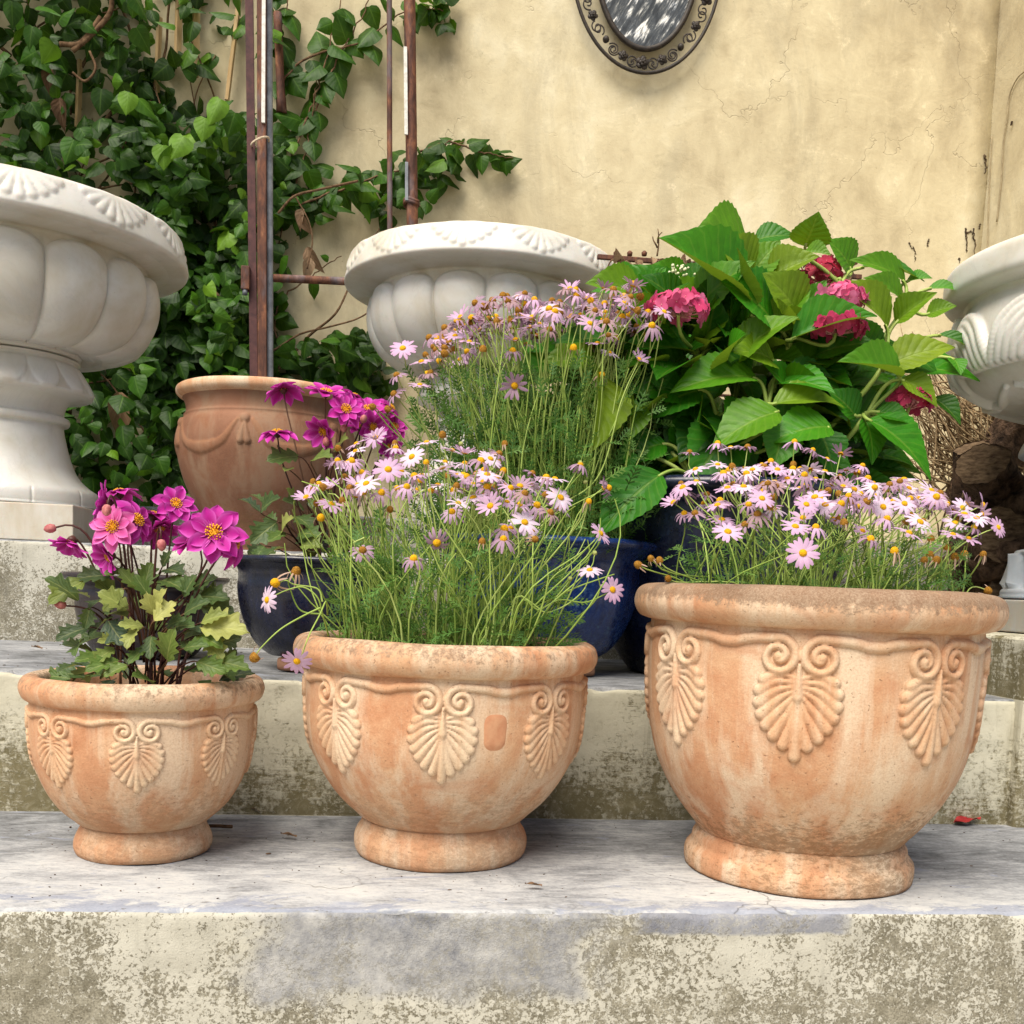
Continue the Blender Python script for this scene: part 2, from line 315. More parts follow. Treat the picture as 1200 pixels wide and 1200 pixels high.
def m_marble(name='marble', blue_shade=False):
    t = NT(name); c = t.coord()
    cl = t.noise(c, 6, 5, 0.6, 0.5); v = t.noise(c, 3.2, 6, 0.6, 2.2)
    vein = t.ramp(v, [(0.485, 0.0), (0.5, 1.0), (0.515, 0.0)])
    col = t.ramp(cl, [(0.35, (0.56, 0.52, 0.435)), (0.5, (0.645, 0.625, 0.575)), (0.68, (0.70, 0.69, 0.665))]) if not blue_shade else t.ramp(cl, [(0.35, (0.27, 0.30, 0.34)), (0.7, (0.42, 0.46, 0.51))])  # second ramp: bluish shade painted into the same white marble
    col = t.mix(t.math('MULTIPLY', vein, 0.16), col, (0.42, 0.42, 0.42))
    gr = t.ramp(t.attr('relief'), [(0.02, 1.0), (0.22, 0.0)])     # grime settled in the carved grooves
    st = t.ramp(t.noise(t.coord((1, 1, 0.3)), 12, 5, 0.65), [(0.45, 0.0), (0.7, 1.0)])
    col = t.mix(t.math('MULTIPLY', gr, t.math('ADD', t.math('MULTIPLY', st, 0.45), 0.14)), col, (0.40, 0.31, 0.17))
    sp = t.math('MULTIPLY', t.mrange(t.noise(c, 38, 6, 0.75, 0.5), 0.56, 0.70), t.mrange(cl, 0.40, 0.62)); col = t.mix(t.math('MULTIPLY', sp, 0.30), col, (0.47, 0.43, 0.36))
    pit = t.mrange(t.noise(c, 190, 3, 0.6), 0.68, 0.74); col = t.mix(t.math('MULTIPLY', pit, 0.4), col, (0.36, 0.31, 0.23))
    t.bump(t.math('SUBTRACT', t.noise(c, 110, 5, 0.65), t.math('MULTIPLY', pit, 0.6)), 0.16, 0.002)
    return t.fin(col, 0.42, 0.45, Subsurface_Weight=0.12, Subsurface_Scale=0.02)
def m_glaze(name, c0, c1, c2, rough=0.16):
    t = NT(name); c = t.coord(); xyz = t.sep(c)
    st = t.noise(t.coord((1, 1, 0.18)), 60, 6, 0.7, 0.2); big = t.noise(c, 8, 5, 0.6, 0.5); sp = t.noise(c, 130, 4, 0.7)
    col = t.mix(t.ramp(t.math('ADD', t.math('MULTIPLY', st, 0.6), t.math('MULTIPLY', big, 0.4)), [(0.38, 0.0), (0.68, 1.0)]), c0, c1)
    col = t.mix(t.math('MULTIPLY', t.ramp(t.math('ADD', t.math('MULTIPLY', sp, 0.6), t.math('MULTIPLY', big, 0.4)), [(0.57, 0.0), (0.64, 1.0)]), 0.55), col, c2)
    rg = t.ramp(sp, [(0.4, rough), (0.7, rough+0.35)])
    t.bump(big, 0.15, 0.01)
    return t.fin(col, rg, 0.5, Coat_Weight=0.2)
def m_leaf(name, lo, mid, hi, rough=0.42, veins=0.0, trans=0.25, nveins=8.0, under=None, bs=0.3, spec=0.35):
    """lo/mid/hi: colours over the per-leaf tint"""
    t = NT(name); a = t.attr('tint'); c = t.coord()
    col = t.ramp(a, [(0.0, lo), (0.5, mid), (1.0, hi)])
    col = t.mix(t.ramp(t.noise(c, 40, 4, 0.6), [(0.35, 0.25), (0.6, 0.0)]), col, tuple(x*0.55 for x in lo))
    if veins > 0:
        uv = t.n('UVMap'); s = t.sep(uv.outputs[0]); ab = t.math('ABSOLUTE', s[0])
        fr = t.math('FRACT', t.math('SUBTRACT', t.math('MULTIPLY', s[1], nveins), t.math('MULTIPLY', t.math('POWER', ab, 0.8), 2.1)))
        lat = t.ramp(t.math('ABSOLUTE', t.math('SUBTRACT', fr, 0.5)), [(0.0, 1.0), (0.10, 0.0)])
        rib = t.ramp(ab, [(0.035, 1.0), (0.075, 0.0)])
        vm = t.math('MAXIMUM', rib, t.math('MULTIPLY', lat, 0.55))
        col = t.mix(t.math('MULTIPLY', vm, veins), col, tuple(min(1, x*1.5+0.05) for x in hi))
        puff = t.math('SUBTRACT', t.math('SINE', t.math('MULTIPLY', fr, 3.14159)), t.math('MULTIPLY', rib, 1.2))
        t.bump(t.math('ADD', puff, t.math('MULTIPLY', t.noise(c, 120, 3), 0.6)), bs, 0.0028)
    if under:
        g = t.n('NewGeometry'); col = t.mix(t.math('MULTIPLY', g.outputs['Backfacing'], 0.7), col, under)
    t.fin(col, rough, spec)
    if trans > 0:
        tr = t.n('BsdfTranslucent'); t.link(t.mix(0.5, col, tuple(min(1, x*1.6) for x in hi)), tr.inputs[0])
        mx = t.n('MixShader'); mx.inputs[0].default_value = trans
        t.link(t.b.outputs[0], mx.inputs[1]); t.link(tr.outputs[0], mx.inputs[2]); t.link(mx.outputs[0], t.out.inputs[0])
    return t.m
def m_petal(name, base, tip, trans=0.3, vary=0.25, edge=None):
    t = NT(name); uv = t.n('UVMap'); s = t.sep(uv.outputs[0])
    oi = t.n('ObjectInfo')
    col = t.mix(s[1], base, tip)
    col = t.mix(t.math('MULTIPLY', oi.outputs['Random'], vary), col, tuple(x**1.5 for x in tip))
    if edge: col = t.mix(t.math('MULTIPLY', t.math('POWER', t.math('ABSOLUTE', s[0]), 2.2), 0.75), col, edge)
    ln = t.ramp(t.math('FRACT', t.math('MULTIPLY', t.math('ADD', s[0], 1.0), 2.5)), [(0.0, 0.25), (0.25, 0.0), (0.8, 0.0), (1.0, 0.25)])
    col = t.mix(ln, col, tuple(x*0.7 for x in tip))
    t.fin(col, 0.6, 0.2)
    tr = t.n('BsdfTranslucent'); t.link(col, tr.inputs[0]); mx = t.n('MixShader'); mx.inputs[0].default_value = trans
    t.link(t.b.outputs[0], mx.inputs[1]); t.link(tr.outputs[0], mx.inputs[2]); t.link(mx.outputs[0], t.out.inputs[0])
    return t.m
def m_plain(name, a, b, scale=30, rough=0.7, spec=0.3, bump=0.3, bd=0.003, stretch=(1, 1, 1), **k):
    t = NT(name); c = t.coord(stretch); nz = t.noise(c, scale, 6, 0.65, 0.3)
    t.bump(nz, bump, bd)
    return t.fin(t.mix(t.ramp(nz, [(0.35, 0.0), (0.65, 1.0)]), a, b), rough, spec, **k)
def m_rust():
    t = NT('rusty_iron'); c = t.coord((1, 1, 0.35)); n1 = t.noise(c, 40, 6, 0.7, 0.4); n2 = t.noise(c, 9, 5, 0.6)
    col = t.ramp(n1, [(0.30, (0.035, 0.016, 0.012)), (0.48, (0.10, 0.040, 0.026)), (0.60, (0.19, 0.075, 0.038)), (0.74, (0.33, 0.16, 0.08))])
    col = t.mix(t.ramp(n2, [(0.56, 0.0), (0.66, 0.55)]), col, (0.16, 0.17, 0.20))
    t.bump(n1, 0.5, 0.003); return t.fin(col, 0.75, 0.35)
def m_mirror():
    t = NT('old_mirror_glass'); c0 = t.coord(rot=(0, RAD(-30), 0)); mp = t.n('Mapping'); t.link(c0, mp.inputs[0]); mp.inputs['Scale'].default_value = (1, 1, 0.2); c = mp.outputs[0]; n1 = t.noise(c, 62, 4, 0.6, 0.3); n2 = t.noise(t.coord(), 14, 4, 0.6, 0.5)
    tarnish_refl = t.ramp(t.math('ADD', t.math('MULTIPLY', n1, 0.75), t.math('MULTIPLY', n2, 0.25)), [(0.40, (0.10, 0.10, 0.09)), (0.52, (0.20, 0.20, 0.18)), (0.59, (0.85, 0.84, 0.80))])  # tarnish plus a painted reflection: dark trees with bright streaks
    t.bump(n1, 0.3, 0.004)
    return t.fin(tarnish_refl, 0.22, 0.5, Metallic=t.ramp(n1, [(0.5, 0.8), (0.6, 0.1)]))

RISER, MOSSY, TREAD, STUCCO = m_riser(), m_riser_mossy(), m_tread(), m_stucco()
MARBLE, SHADEM = m_marble(), m_marble('blue_shaded_marble', True)
NAVY = m_glaze('navy_glaze', (0.004, 0.008, 0.045), (0.010, 0.045, 0.20), (0.10, 0.22, 0.34))
BLACKG = m_glaze('black_glaze', (0.003, 0.003, 0.006), (0.007, 0.012, 0.048), (0.05, 0.045, 0.035), 0.24)
DEEPNAVY = m_glaze('deep_navy_glaze', (0.002, 0.003, 0.010), (0.004, 0.010, 0.045), (0.012, 0.04, 0.09), 0.25)
BROWNG = m_glaze('brown_black_glaze', (0.02, 0.012, 0.012), (0.04, 0.027, 0.03), (0.10, 0.075, 0.055), 0.3)
TERRAD = m_terra('old_dark_terracotta', True, zrim=0.60, zlow=0.06)
SOIL = m_plain('potting_soil', (0.022, 0.014, 0.009), (0.07, 0.045, 0.028), 70, 0.95, 0.1, 1.0, 0.012)
RUST = m_rust()
BLACKIRON = m_plain('black_iron', (0.010, 0.008, 0.007), (0.04, 0.028, 0.020), 60, 0.6, 0.4)
WHITEP = m_plain('flaking_white_paint', (0.55, 0.53, 0.48), (0.80, 0.79, 0.75), 60, 0.6)
GREYPIPE = m_plain('galvanised_pipe', (0.10, 0.11, 0.13), (0.25, 0.27, 0.30), 20, 0.5, 0.5)
SLAT = m_plain('pale_wood_slat', (0.42, 0.27, 0.12), (0.70, 0.54, 0.31), 30, 0.8, 0.2, stretch=(1, 1, 0.1))
TWINE = m_plain('twine', (0.45, 0.35, 0.24), (0.65, 0.55, 0.42), 200, 0.9)
BARK = m_plain('gnarled_bark', (0.020, 0.012, 0.008), (0.20, 0.125, 0.08), 34, 0.9, 0.2, 1.0, 0.03)
TWIG = m_plain('dry_twig', (0.16, 0.10, 0.05), (0.42, 0.31, 0.18), 60, 0.9, 0.1)
VINEW = m_plain('vine_wood', (0.07, 0.040, 0.022), (0.21, 0.13, 0.075), 60, 0.9, 0.1)
PATIO = m_plain('patio_concrete', (0.34, 0.31, 0.25), (0.48, 0.44, 0.36), 3, 0.9, 0.2)
EARTH = m_plain('dry_earth', (0.10, 0.075, 0.05), (0.17, 0.13, 0.09), 18, 0.95, 0.1)
MIRR = m_mirror()
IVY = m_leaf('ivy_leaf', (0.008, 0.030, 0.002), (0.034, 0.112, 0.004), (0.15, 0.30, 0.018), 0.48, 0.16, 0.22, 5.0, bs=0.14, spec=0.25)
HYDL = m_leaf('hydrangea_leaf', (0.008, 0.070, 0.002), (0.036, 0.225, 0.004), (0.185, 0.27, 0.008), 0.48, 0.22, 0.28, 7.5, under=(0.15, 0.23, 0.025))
DAHL = m_leaf('dahlia_leaf', (0.022, 0.050, 0.028), (0.085, 0.155, 0.022), (0.42, 0.42, 0.12), 0.5, 0.18, 0.22, 5.0, bs=0.2)
DAISYL = m_leaf('daisy_leaf', (0.035, 0.10, 0.018), (0.09, 0.21, 0.035), (0.20, 0.34, 0.07), 0.6, 0.0, 0.25)
DSTEM = m_leaf('daisy_stem', (0.13, 0.23, 0.03), (0.33, 0.46, 0.09), (0.56, 0.66, 0.22), 0.55, 0.0, 0.1)
HSTEM = m_leaf('hydrangea_stem', (0.10, 0.19, 0.03), (0.25, 0.38, 0.06), (0.40, 0.47, 0.13), 0.5, 0.0, 0.0)
MSTEM = m_leaf('dahlia_stem', (0.035, 0.012, 0.012), (0.085, 0.028, 0.022), (0.16, 0.09, 0.04), 0.5, 0.0, 0.0)
PET_A = m_petal('daisy_petal_lilac', (0.73, 0.54, 0.70), (0.59, 0.37, 0.58))
PET_B = m_petal('daisy_petal_pale', (0.80, 0.70, 0.79), (0.69, 0.52, 0.70), vary=0.25)
PET_C = m_petal('daisy_petal_faded', (0.46, 0.32, 0.40), (0.42, 0.26, 0.39))
PET_E = m_petal('daisy_petal_dusty', (0.42, 0.28, 0.28), (0.46, 0.30, 0.36))
PET_D = m_petal('daisy_petal_withered', (0.42, 0.25, 0.12), (0.62, 0.45, 0.38))
DAHP = m_petal('dahlia_petal', (0.27, 0.002, 0.085), (0.60, 0.030, 0.41), 0.25, 0.4, edge=(0.72, 0.14, 0.60))
DAHPK = m_petal('dahlia_petal_pink', (0.52, 0.02, 0.15), (0.76, 0.14, 0.47), 0.25, 0.05, edge=(0.84, 0.30, 0.64))
DISC = m_plain('daisy_disc', (0.50, 0.22, 0.004), (0.84, 0.48, 0.010), 700, 0.8, 0.2, 0.8, 0.002)
SPENT = m_plain('spent_disc', (0.16, 0.07, 0.012), (0.40, 0.20, 0.03), 500, 0.9, 0.1, 0.8, 0.002)
STAMEN = m_plain('dahlia_stamen', (0.62, 0.22, 0.01), (0.90, 0.52, 0.03), 400, 0.8)
BUDG = m_plain('green_bud', (0.16, 0.20, 0.05), (0.45, 0.48, 0.16), 200, 0.7)
BUDP = m_plain('pink_bud', (0.30, 0.06, 0.07), (0.55, 0.22, 0.20), 120, 0.6)
HYDP = m_leaf('hydrangea_floret', (0.36, 0.006, 0.035), (0.58, 0.045, 0.16), (0.74, 0.20, 0.38), 0.55, 0.0, 0.2)
EYEP = m_plain('floret_eye', (0.55, 0.10, 0.15), (0.80, 0.45, 0.42), 300, 0.7)
CREAMF = m_plain('cream_floret', (0.60, 0.62, 0.35), (0.80, 0.80, 0.60), 90, 0.7)
DRYL = m_leaf('dry_leaf', (0.09, 0.045, 0.022), (0.22, 0.13, 0.07), (0.42, 0.29, 0.18), 0.8, 0.2, 0.1, 5.0)
REDL = m_plain('red_leaf', (0.20, 0.01, 0.012), (0.38, 0.03, 0.03), 60, 0.5)

# ------------------------------------------------------------------ ground, steps, walls
def profile_sheet(name, P, x0, x1, nx, mats, split, seed, wob=0.003, kind='structure'):
    """profile P (y,z) swept along X; faces below/above index `split` take riser/tread material"""
    P = np.asarray(P, float); m = len(P)
    X = np.linspace(x0, x1, nx); V = np.zeros((nx, m, 3))
    V[:, :, 0] = X[:, None]; V[:, :, 1] = P[None, :, 0]; V[:, :, 2] = P[None, :, 1]
    for i in range(nx):
        for j in range(m):
            p = Vector((X[i]*2.0+seed, P[j, 0]*4.0, P[j, 1]*4.0))
            a = mnoise.noise(p*1.7)*wob*1.4 + mnoise.noise(p*9.0)*wob*0.8
            e = max(0.0, 1.0-abs(j-split)/7.0)
            ch = max(0.0, mnoise.noise(p*14.0)-0.12)*0.016*e
            V[i, j, 1] += -a*0.5 + ch; V[i, j, 2] += (a*0.35 - ch*0.8)*(1 if 0 < j else 0)
    I = np.arange(nx*m).reshape(nx, m)
    F = np.stack([I[:-1, :-1], I[1:, :-1], I[1:, 1:], I[:-1, 1:]], -1)
    idx = np.repeat(np.arange(m-1)[None, :], nx-1, 0)
    o = obj(name, V.reshape(-1, 3), F.reshape(-1, 4), None, mats=mats, midx=(idx >= split).astype(int).ravel(), smooth=True)
    tag(o, kind=kind); return o
def step_profile(y0, z0, z1, y1, r=0.010, n=26, k=40):
    P = [(y0, z) for z in np.linspace(z0, z1-r, n)]
    sp = len(P)+2
    P += [(y0+r-r*math.cos(a), z1-r+r*math.sin(a)) for a in np.linspace(0.25, math.pi/2, 6)]
    P += [(y, z1) for y in np.linspace(y0+r+0.008, y1, k)]
    return P, sp
Y1, Y2, Y3, Y4, RI = 1.172, 1.664, 2.378, 2.86, 0.222
ZG = -0.26
g = 60.0
obj_ground = obj('ground', [(-g, -g, ZG-0.004), (g, -g, ZG-0.004), (g, g, ZG-0.004), (-g, g, ZG-0.004)], [(0, 1, 2, 3)], PATIO); tag(obj_ground, kind='structure')
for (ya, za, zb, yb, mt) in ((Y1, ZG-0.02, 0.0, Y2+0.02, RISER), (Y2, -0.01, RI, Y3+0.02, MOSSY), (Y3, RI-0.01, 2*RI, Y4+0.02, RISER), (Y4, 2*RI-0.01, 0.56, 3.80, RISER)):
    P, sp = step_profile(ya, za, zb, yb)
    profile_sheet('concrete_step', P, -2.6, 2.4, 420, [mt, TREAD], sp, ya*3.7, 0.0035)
# side pier that ends the steps on the right
WALLY = 3.72
def grid_wall(name, o0, ux, uz, nx, nz, mat, amp, seed, thick=0.25):
    """slightly uneven plastered slab: front face grid plus closed back"""
    o0, ux, uz = map(lambda v: np.asarray(v, float), (o0, ux, uz)); nrm = norm(np.cross(ux, uz))
    V = []
    for i in range(nx+1):
        for j in range(nz+1):
            p = o0+ux*(i/nx)+uz*(j/nz); q = Vector(p*1.6)+Vector((seed, 0, 0))
            V.append(p+nrm*(mnoise.noise(q)*amp+mnoise.noise(q*5)*amp*0.3))
    F = [(i*(nz+1)+j, (i+1)*(nz+1)+j, (i+1)*(nz+1)+j+1, i*(nz+1)+j+1) for i in range(nx) for j in range(nz)]
    k = len(V); c = [o0, o0+ux, o0+ux+uz, o0+uz]; V += [p-nrm*thick for p in c]
    f = [0, nx*(nz+1), nx*(nz+1)+nz, nz]
    F += [(k+3, k+2, k+1, k)]+[tuple([*range(f[0], f[1]+1, nz+1)][::-1])+(k, k+1), tuple(range(f[3], f[2]+1, nz+1))+(k+2, k+3)]
    F += [tuple(range(f[0], f[3]+1))+(k+3, k), tuple([*range(f[1], f[2]+1)][::-1])+(k+1, k+2)]
    return obj(name, np.array(V), F, mat)
CX = float(at(1158, 180, WALLY)[0])
bw = grid_wall('stucco_wall', (-3.6, WALLY, 0.3), (CX+3.6, 0, 0), (0, 0, 4.3), 70, 50, STUCCO, 0.012, 3)
tag(bw, 'tall beige cracked stucco wall behind the pots with the ivy on it', 'wall')
sw = grid_wall('stucco_wall', (CX, WALLY+0.25, 0.3), (0, -1.6, 0), (0, 0, 4.3), 24, 50, STUCCO, 0.014, 9)
tag(sw, 'beige plaster return wall running forward from the right-hand corner', 'wall')
def wall_bulge(V, seed, amp):
    return np.array([mnoise.noise(Vector((v[0]*1.6+seed, WALLY*1.6, v[2]*1.6)))*amp+mnoise.noise(Vector(((v[0]*1.6+seed)*5, WALLY*8.0, v[2]*8.0)))*amp*0.3 for v in V])
def crack(par, pts, Y, r, mat):
    P = catmull([at(x, y, Y) for x, y in pts], 6*len(pts)); q = np.random.default_rng(int(pts[0][0]*7+pts[0][1]))
    P += q.normal(0, 0.0022, P.shape)*np.array([1, 0, 1]); V, F = tube_geo(P, np.linspace(r, r*0.4, len(P))*q.uniform(0.5, 1.3, len(P)), 5); V[:, 1] = WALLY+(V[:, 1]-WALLY)*0.5-wall_bulge(V, 3, 0.012)-0.0008; obj('crack', V, F, mat, par)
SCAR = m_plain('dark_crack', (0.035, 0.022, 0.015), (0.12, 0.085, 0.05), 50, 0.95, 0.1); HAIR = m_plain('hairline_crack', (0.27, 0.215, 0.135), (0.40, 0.33, 0.21), 50, 0.95, 0.1)
YW = WALLY-0.001
for pts, r in (([(1131, 268), (1131, 282), (1132, 297)], 0.0042), ([(1132, 274), (1138, 272), (1139, 278)], 0.003), ([(1139, 270), (1141, 285), (1141, 298)], 0.0036), ([(1148, 263), (1147, 270)], 0.0036), ([(1088, 281), (1087, 289)], 0.0042), ([(1066, 284), (1068, 291)], 0.003), ([(1070, 289), (1073, 298), (1073, 306)], 0.0024), ([(1123, 303), (1124, 308)], 0.003), ([(1152, 183), (1154, 192), (1153, 204)], 0.0048)):
    crack(bw, pts, YW, r, SCAR)
for pts, r in (([(1203, 82), (1192, 92), (1183, 112), (1180, 140), (1176, 165), (1173, 215), (1168, 260)], 0.0026), ([(1186, 142), (1185, 147)], 0.004), ([(1162, 160), (1160, 200), (1158, 250), (1157, 300)], 0.0022)):
    d_ = [ray(x, y) for x, y in pts]; P = catmull([CO+d*((CX-0.006-CO[0])/d[0]) for d in d_ if CO[1]+d[1]*((CX-0.006-CO[0])/d[0]) < WALLY-0.004], 40)
    V, F = tube_geo(P, r, 5); obj('crack', V, F, SCAR if r > 0.003 else HAIR, sw)
pv, pf = box_geo(1.078, 2.35, 1.640, 2.55, -0.02, 0.331, 0.012)
tag(obj('pier', pv, pf, MOSSY, smooth=False), 'low plastered concrete pier under the right urn at the end of the steps', 'pier')

# ------------------------------------------------------------------ lathe with carved relief
def spheres_height(A, B, S):
    """union of round ridges: S rows (a,b,w,h) -> height field over A,B"""
    H = np.zeros_like(A)
    for a, b, w_, h in S:
        d2 = ((A-a)**2+(B-b)**2)/(w_*w_)
        H = np.maximum(H, h*np.sqrt(np.clip(1-d2, 0, 1)))
    return H
def stroke(P, w0, w1, h0, h1, n=26):
    P = catmull(P, n) if len(P) > 2 else np.array([np.array(P[0])+(np.array(P[1])-np.array(P[0]))*t for t in np.linspace(0, 1, n)])
    t = np.linspace(0, 1, len(P))
    return [(p[0], p[1], w0+(w1-w0)*u, h0+(h1-h0)*u) for p, u in zip(P, t)]
def lathe(name, prof, nseg, mat, parent, relief=None, ang0=0.0, n=150, closed_top=False, wob=0.0):
    """prof (r,z) bottom->top outside; relief(theta_grid, s_z grid, r grid)-> (height, tint)"""
    P = catmull(prof, n); m = len(P)
    T = np.gradient(P, axis=0); T /= np.linalg.norm(T, axis=1)[:, None]+1e-12
    N = np.stack([T[:, 1], -T[:, 0]], 1)
    th = np.arange(nseg)*2*np.pi/nseg
    H = np.zeros((m, nseg)); rel = np.full((m, nseg), 0.0)
    if relief: H, rel = relief(th[None, :]+np.zeros((m, 1)), P, nseg)
    if wob:
        for j in range(0, nseg):
            k = mnoise.noise(Vector((math.cos(th[j])*1.7, math.sin(th[j])*1.7, prof[0][1]*9)))*wob
            H[:, j] += k
    rr = P[:, 0:1]+N[:, 0:1]*H; zz = P[:, 1:2]+N[:, 1:2]*H
    a = th[None, :]+ang0
    V = np.stack([rr*np.cos(a), rr*np.sin(a), zz+0*a], -1).reshape(-1, 3)
    I = np.arange(m*nseg).reshape(m, nseg); J = np.roll(I, -1, 1)
    F = np.stack([I[:-1], J[:-1], J[1:], I[1:]], -1).reshape(-1, 4)
    return obj(name, V, F, mat, parent, rel=rel.ravel())
def disc_geo(r, z, n=40, rings=6, amp=0.006, seed=0):
    V = [(0, 0, z+amp)]; F = []
    for i in range(1, rings+1):
        for j in range(n):
            a = 2*math.pi*j/n; q = r*i/rings
            V.append((q*math.cos(a), q*math.sin(a), z+mnoise.noise(Vector((q*math.cos(a)*22+seed, q*math.sin(a)*22, seed)))*amp*2))
    for j in range(n): F.append((0, 1+j, 1+(j+1) % n))
    for i in range(rings-1):
        for j in range(n): F.append((1+i*n+j, 1+(i+1)*n+j, 1+(i+1)*n+(j+1) % n, 1+i*n+(j+1) % n))
    return V, F

def palmette_samples(half, hgt):
    """one anthemion, unit = palmette width; a across, b downwards from the band; half = half sector width in units"""
    S = []
    for sg in (-1, 1):
        c = np.array([sg*0.262, 0.24])
        # scroll: comes along the top from outside, turns in at the axis side, winds to the eye
        pts = []
        for u in np.linspace(0, 1, 64):
            ang = -math.pi/2 + u*2*math.pi*1.55          # start at top
            r = 0.20*(1-u)**0.8+0.036
            pts.append(c+np.array([-sg*math.cos(ang+0)*r*(1 if True else 1), math.sin(ang)*r]))
        S += [(p[0], p[1], 0.058-0.016*u, hgt*(1.0-0.1*u)) for p, u in zip(pts, np.linspace(0, 1, 64))]
        S.append((c[0], c[1], 0.06, hgt*1.1))
        # band to the neighbour, sagging slightly
        S += stroke([(c[0], c[1]-0.232), (sg*(0.5+(half-0.5)*0.35), 0.035), (sg*(0.5+(half-0.5)*0.75), 0.075), (sg*(half+0.03), 0.08)], 0.06, 0.075, hgt, hgt*0.95, 44)
        # lobes of the fan
        for q, (tx, ty, cx, cy, w1) in enumerate(((0.425, 0.545, 0.25, 0.455, 0.078), (0.475, 0.685, 0.28, 0.56, 0.084), (0.475, 0.835, 0.26, 0.67, 0.086),
                                     (0.44, 0.985, 0.22, 0.77, 0.085), (0.375, 1.12, 0.17, 0.87, 0.083), (0.28, 1.25, 0.12, 0.97, 0.08), (0.15, 1.365, 0.06, 1.05, 0.078))):
            S += stroke([(0.03*sg, 0.50+0.05*q), (sg*cx, cy), (sg*tx, ty)], 0.024, w1, hgt*0.40, hgt*0.85, 34)
    S += stroke([(0, 0.60), (0, 1.0), (0, 1.50)], 0.03, 0.085, hgt*0.5, hgt*0.9, 36)
    S += stroke([(0, 0.34), (0, 0.52), (0, 0.74)], 0.025, 0.07, hgt*0.9, hgt*1.0, 14)+stroke([(0, 0.74), (0, 0.84)], 0.07, 0.02, hgt*1.0, hgt*0.6, 8)
    return S
def palmette_relief(npal, width, ztop, hgt, phase):
    def fn(TH, P, nseg):
        per = nseg//npal
        z = P[:, 1]; r = P[:, 0]
        s = np.concatenate([[0], np.cumsum(np.linalg.norm(np.diff(P, axis=0), axis=1))])
        i0 = int(np.argmin(abs(z-ztop))); b = (s[i0]-s)/width
        rref = r[i0]; half = (math.pi/npal)*rref/width
        al = ((np.arange(per)+0.5)/per-0.5)*2*half
        rows = np.where((b > -0.35) & (b < 1.75))[0]
        A, B = np.meshgrid(al, b[rows])
        h = spheres_height(A, B, palmette_samples(half, 1.0))
        H = np.zeros((len(z), per)); H[rows] = h
        Hf = np.tile(H, (1, npal)); Hf = np.roll(Hf, int(round(phase/(2*math.pi)*nseg))-per//2, axis=1)
        return Hf*hgt, Hf
    return fn
def terracotta_pot(loc, label, R, prof_body, prof_rim, prof_foot, wpal, ztop, hgt, phase, zsoil, rsoil, zrim, zlow, nseg=960):
    t = thing('terracotta_pot', loc, label, 'flower pot', 'fluted terracotta pots on the front step')
    mat = m_terra('terracotta', False, zrim, zlow, 0.215 if R > 0.23 else 0.10, 1.0 if R > 0.23 else 0.5)
    cang = math.atan2(-loc[1], -loc[0])             # towards the camera
    lathe('body', prof_body, nseg, mat, t, palmette_relief(8, wpal, ztop, hgt, 0.0), cang+phase, 190)
    lathe('rim', prof_rim, 240, mat, t, None, 0, 60, wob=0.002)
    lathe('foot', prof_foot, 240, mat, t, None, 0, 44, wob=0.0012)
    V, F = disc_geo(rsoil, zsoil, 60, 10, 0.008, R*30); obj('soil', V, F, SOIL, t)
    return t
BIG = (0.576, 1.373, 0.0); MID = (0.074, 1.447, 0.0); SMALL = (-0.337, 1.441, 0.0)
terracotta_pot(BIG, 'largest orange terracotta pot, front row on the right, with grey lichen on its lip', 0.245,
    [(0.100, 0.045), (0.136, 0.052), (0.150, 0.066), (0.168, 0.088), (0.186, 0.115), (0.203, 0.150), (0.213, 0.185), (0.219, 0.225), (0.222, 0.27), (0.223, 0.31), (0.222, 0.338), (0.221, 0.352), (0.224, 0.362)],
    [(0.221, 0.345), (0.228, 0.347), (0.238, 0.351), (0.2455, 0.362), (0.247, 0.374), (0.243, 0.387), (0.234, 0.394), (0.222, 0.396), (0.212, 0.392), (0.207, 0.383), (0.206, 0.36), (0.205, 0.33), (0.204, 0.30)],
    [(0.10, 0.001), (0.150, 0.001), (0.156, 0.005), (0.1575, 0.016), (0.156, 0.026), (0.151, 0.032), (0.148, 0.036), (0.147, 0.044), (0.141, 0.053), (0.13, 0.060), (0.11, 0.063)],
    0.096, 0.335, 0.0068, RAD(-2.5), 0.365, 0.207, 0.394, 0.065)
midpot = terracotta_pot(MID, 'middle-sized orange terracotta pot, centre of the front row, with a reddish round patch', 0.211,
    [(0.08, 0.048), (0.112, 0.053), (0.128, 0.066), (0.146, 0.083), (0.162, 0.104), (0.176, 0.128), (0.187, 0.155), (0.193, 0.185), (0.195, 0.22), (0.195, 0.25), (0.194, 0.272), (0.196, 0.28)],
    [(0.192, 0.266), (0.198, 0.267), (0.206, 0.271), (0.2115, 0.281), (0.212, 0.291), (0.208, 0.301), (0.199, 0.3065), (0.189, 0.307), (0.181, 0.303), (0.177, 0.295), (0.176, 0.275), (0.175, 0.25)],
    [(0.08, 0.001), (0.114, 0.001), (0.120, 0.004), (0.123, 0.012), (0.1235, 0.024), (0.120, 0.035), (0.115, 0.042), (0.112, 0.050), (0.105, 0.057), (0.09, 0.060)],
    0.080, 0.257, 0.0055, RAD(-0.5), 0.276, 0.178, 0.305, 0.06)
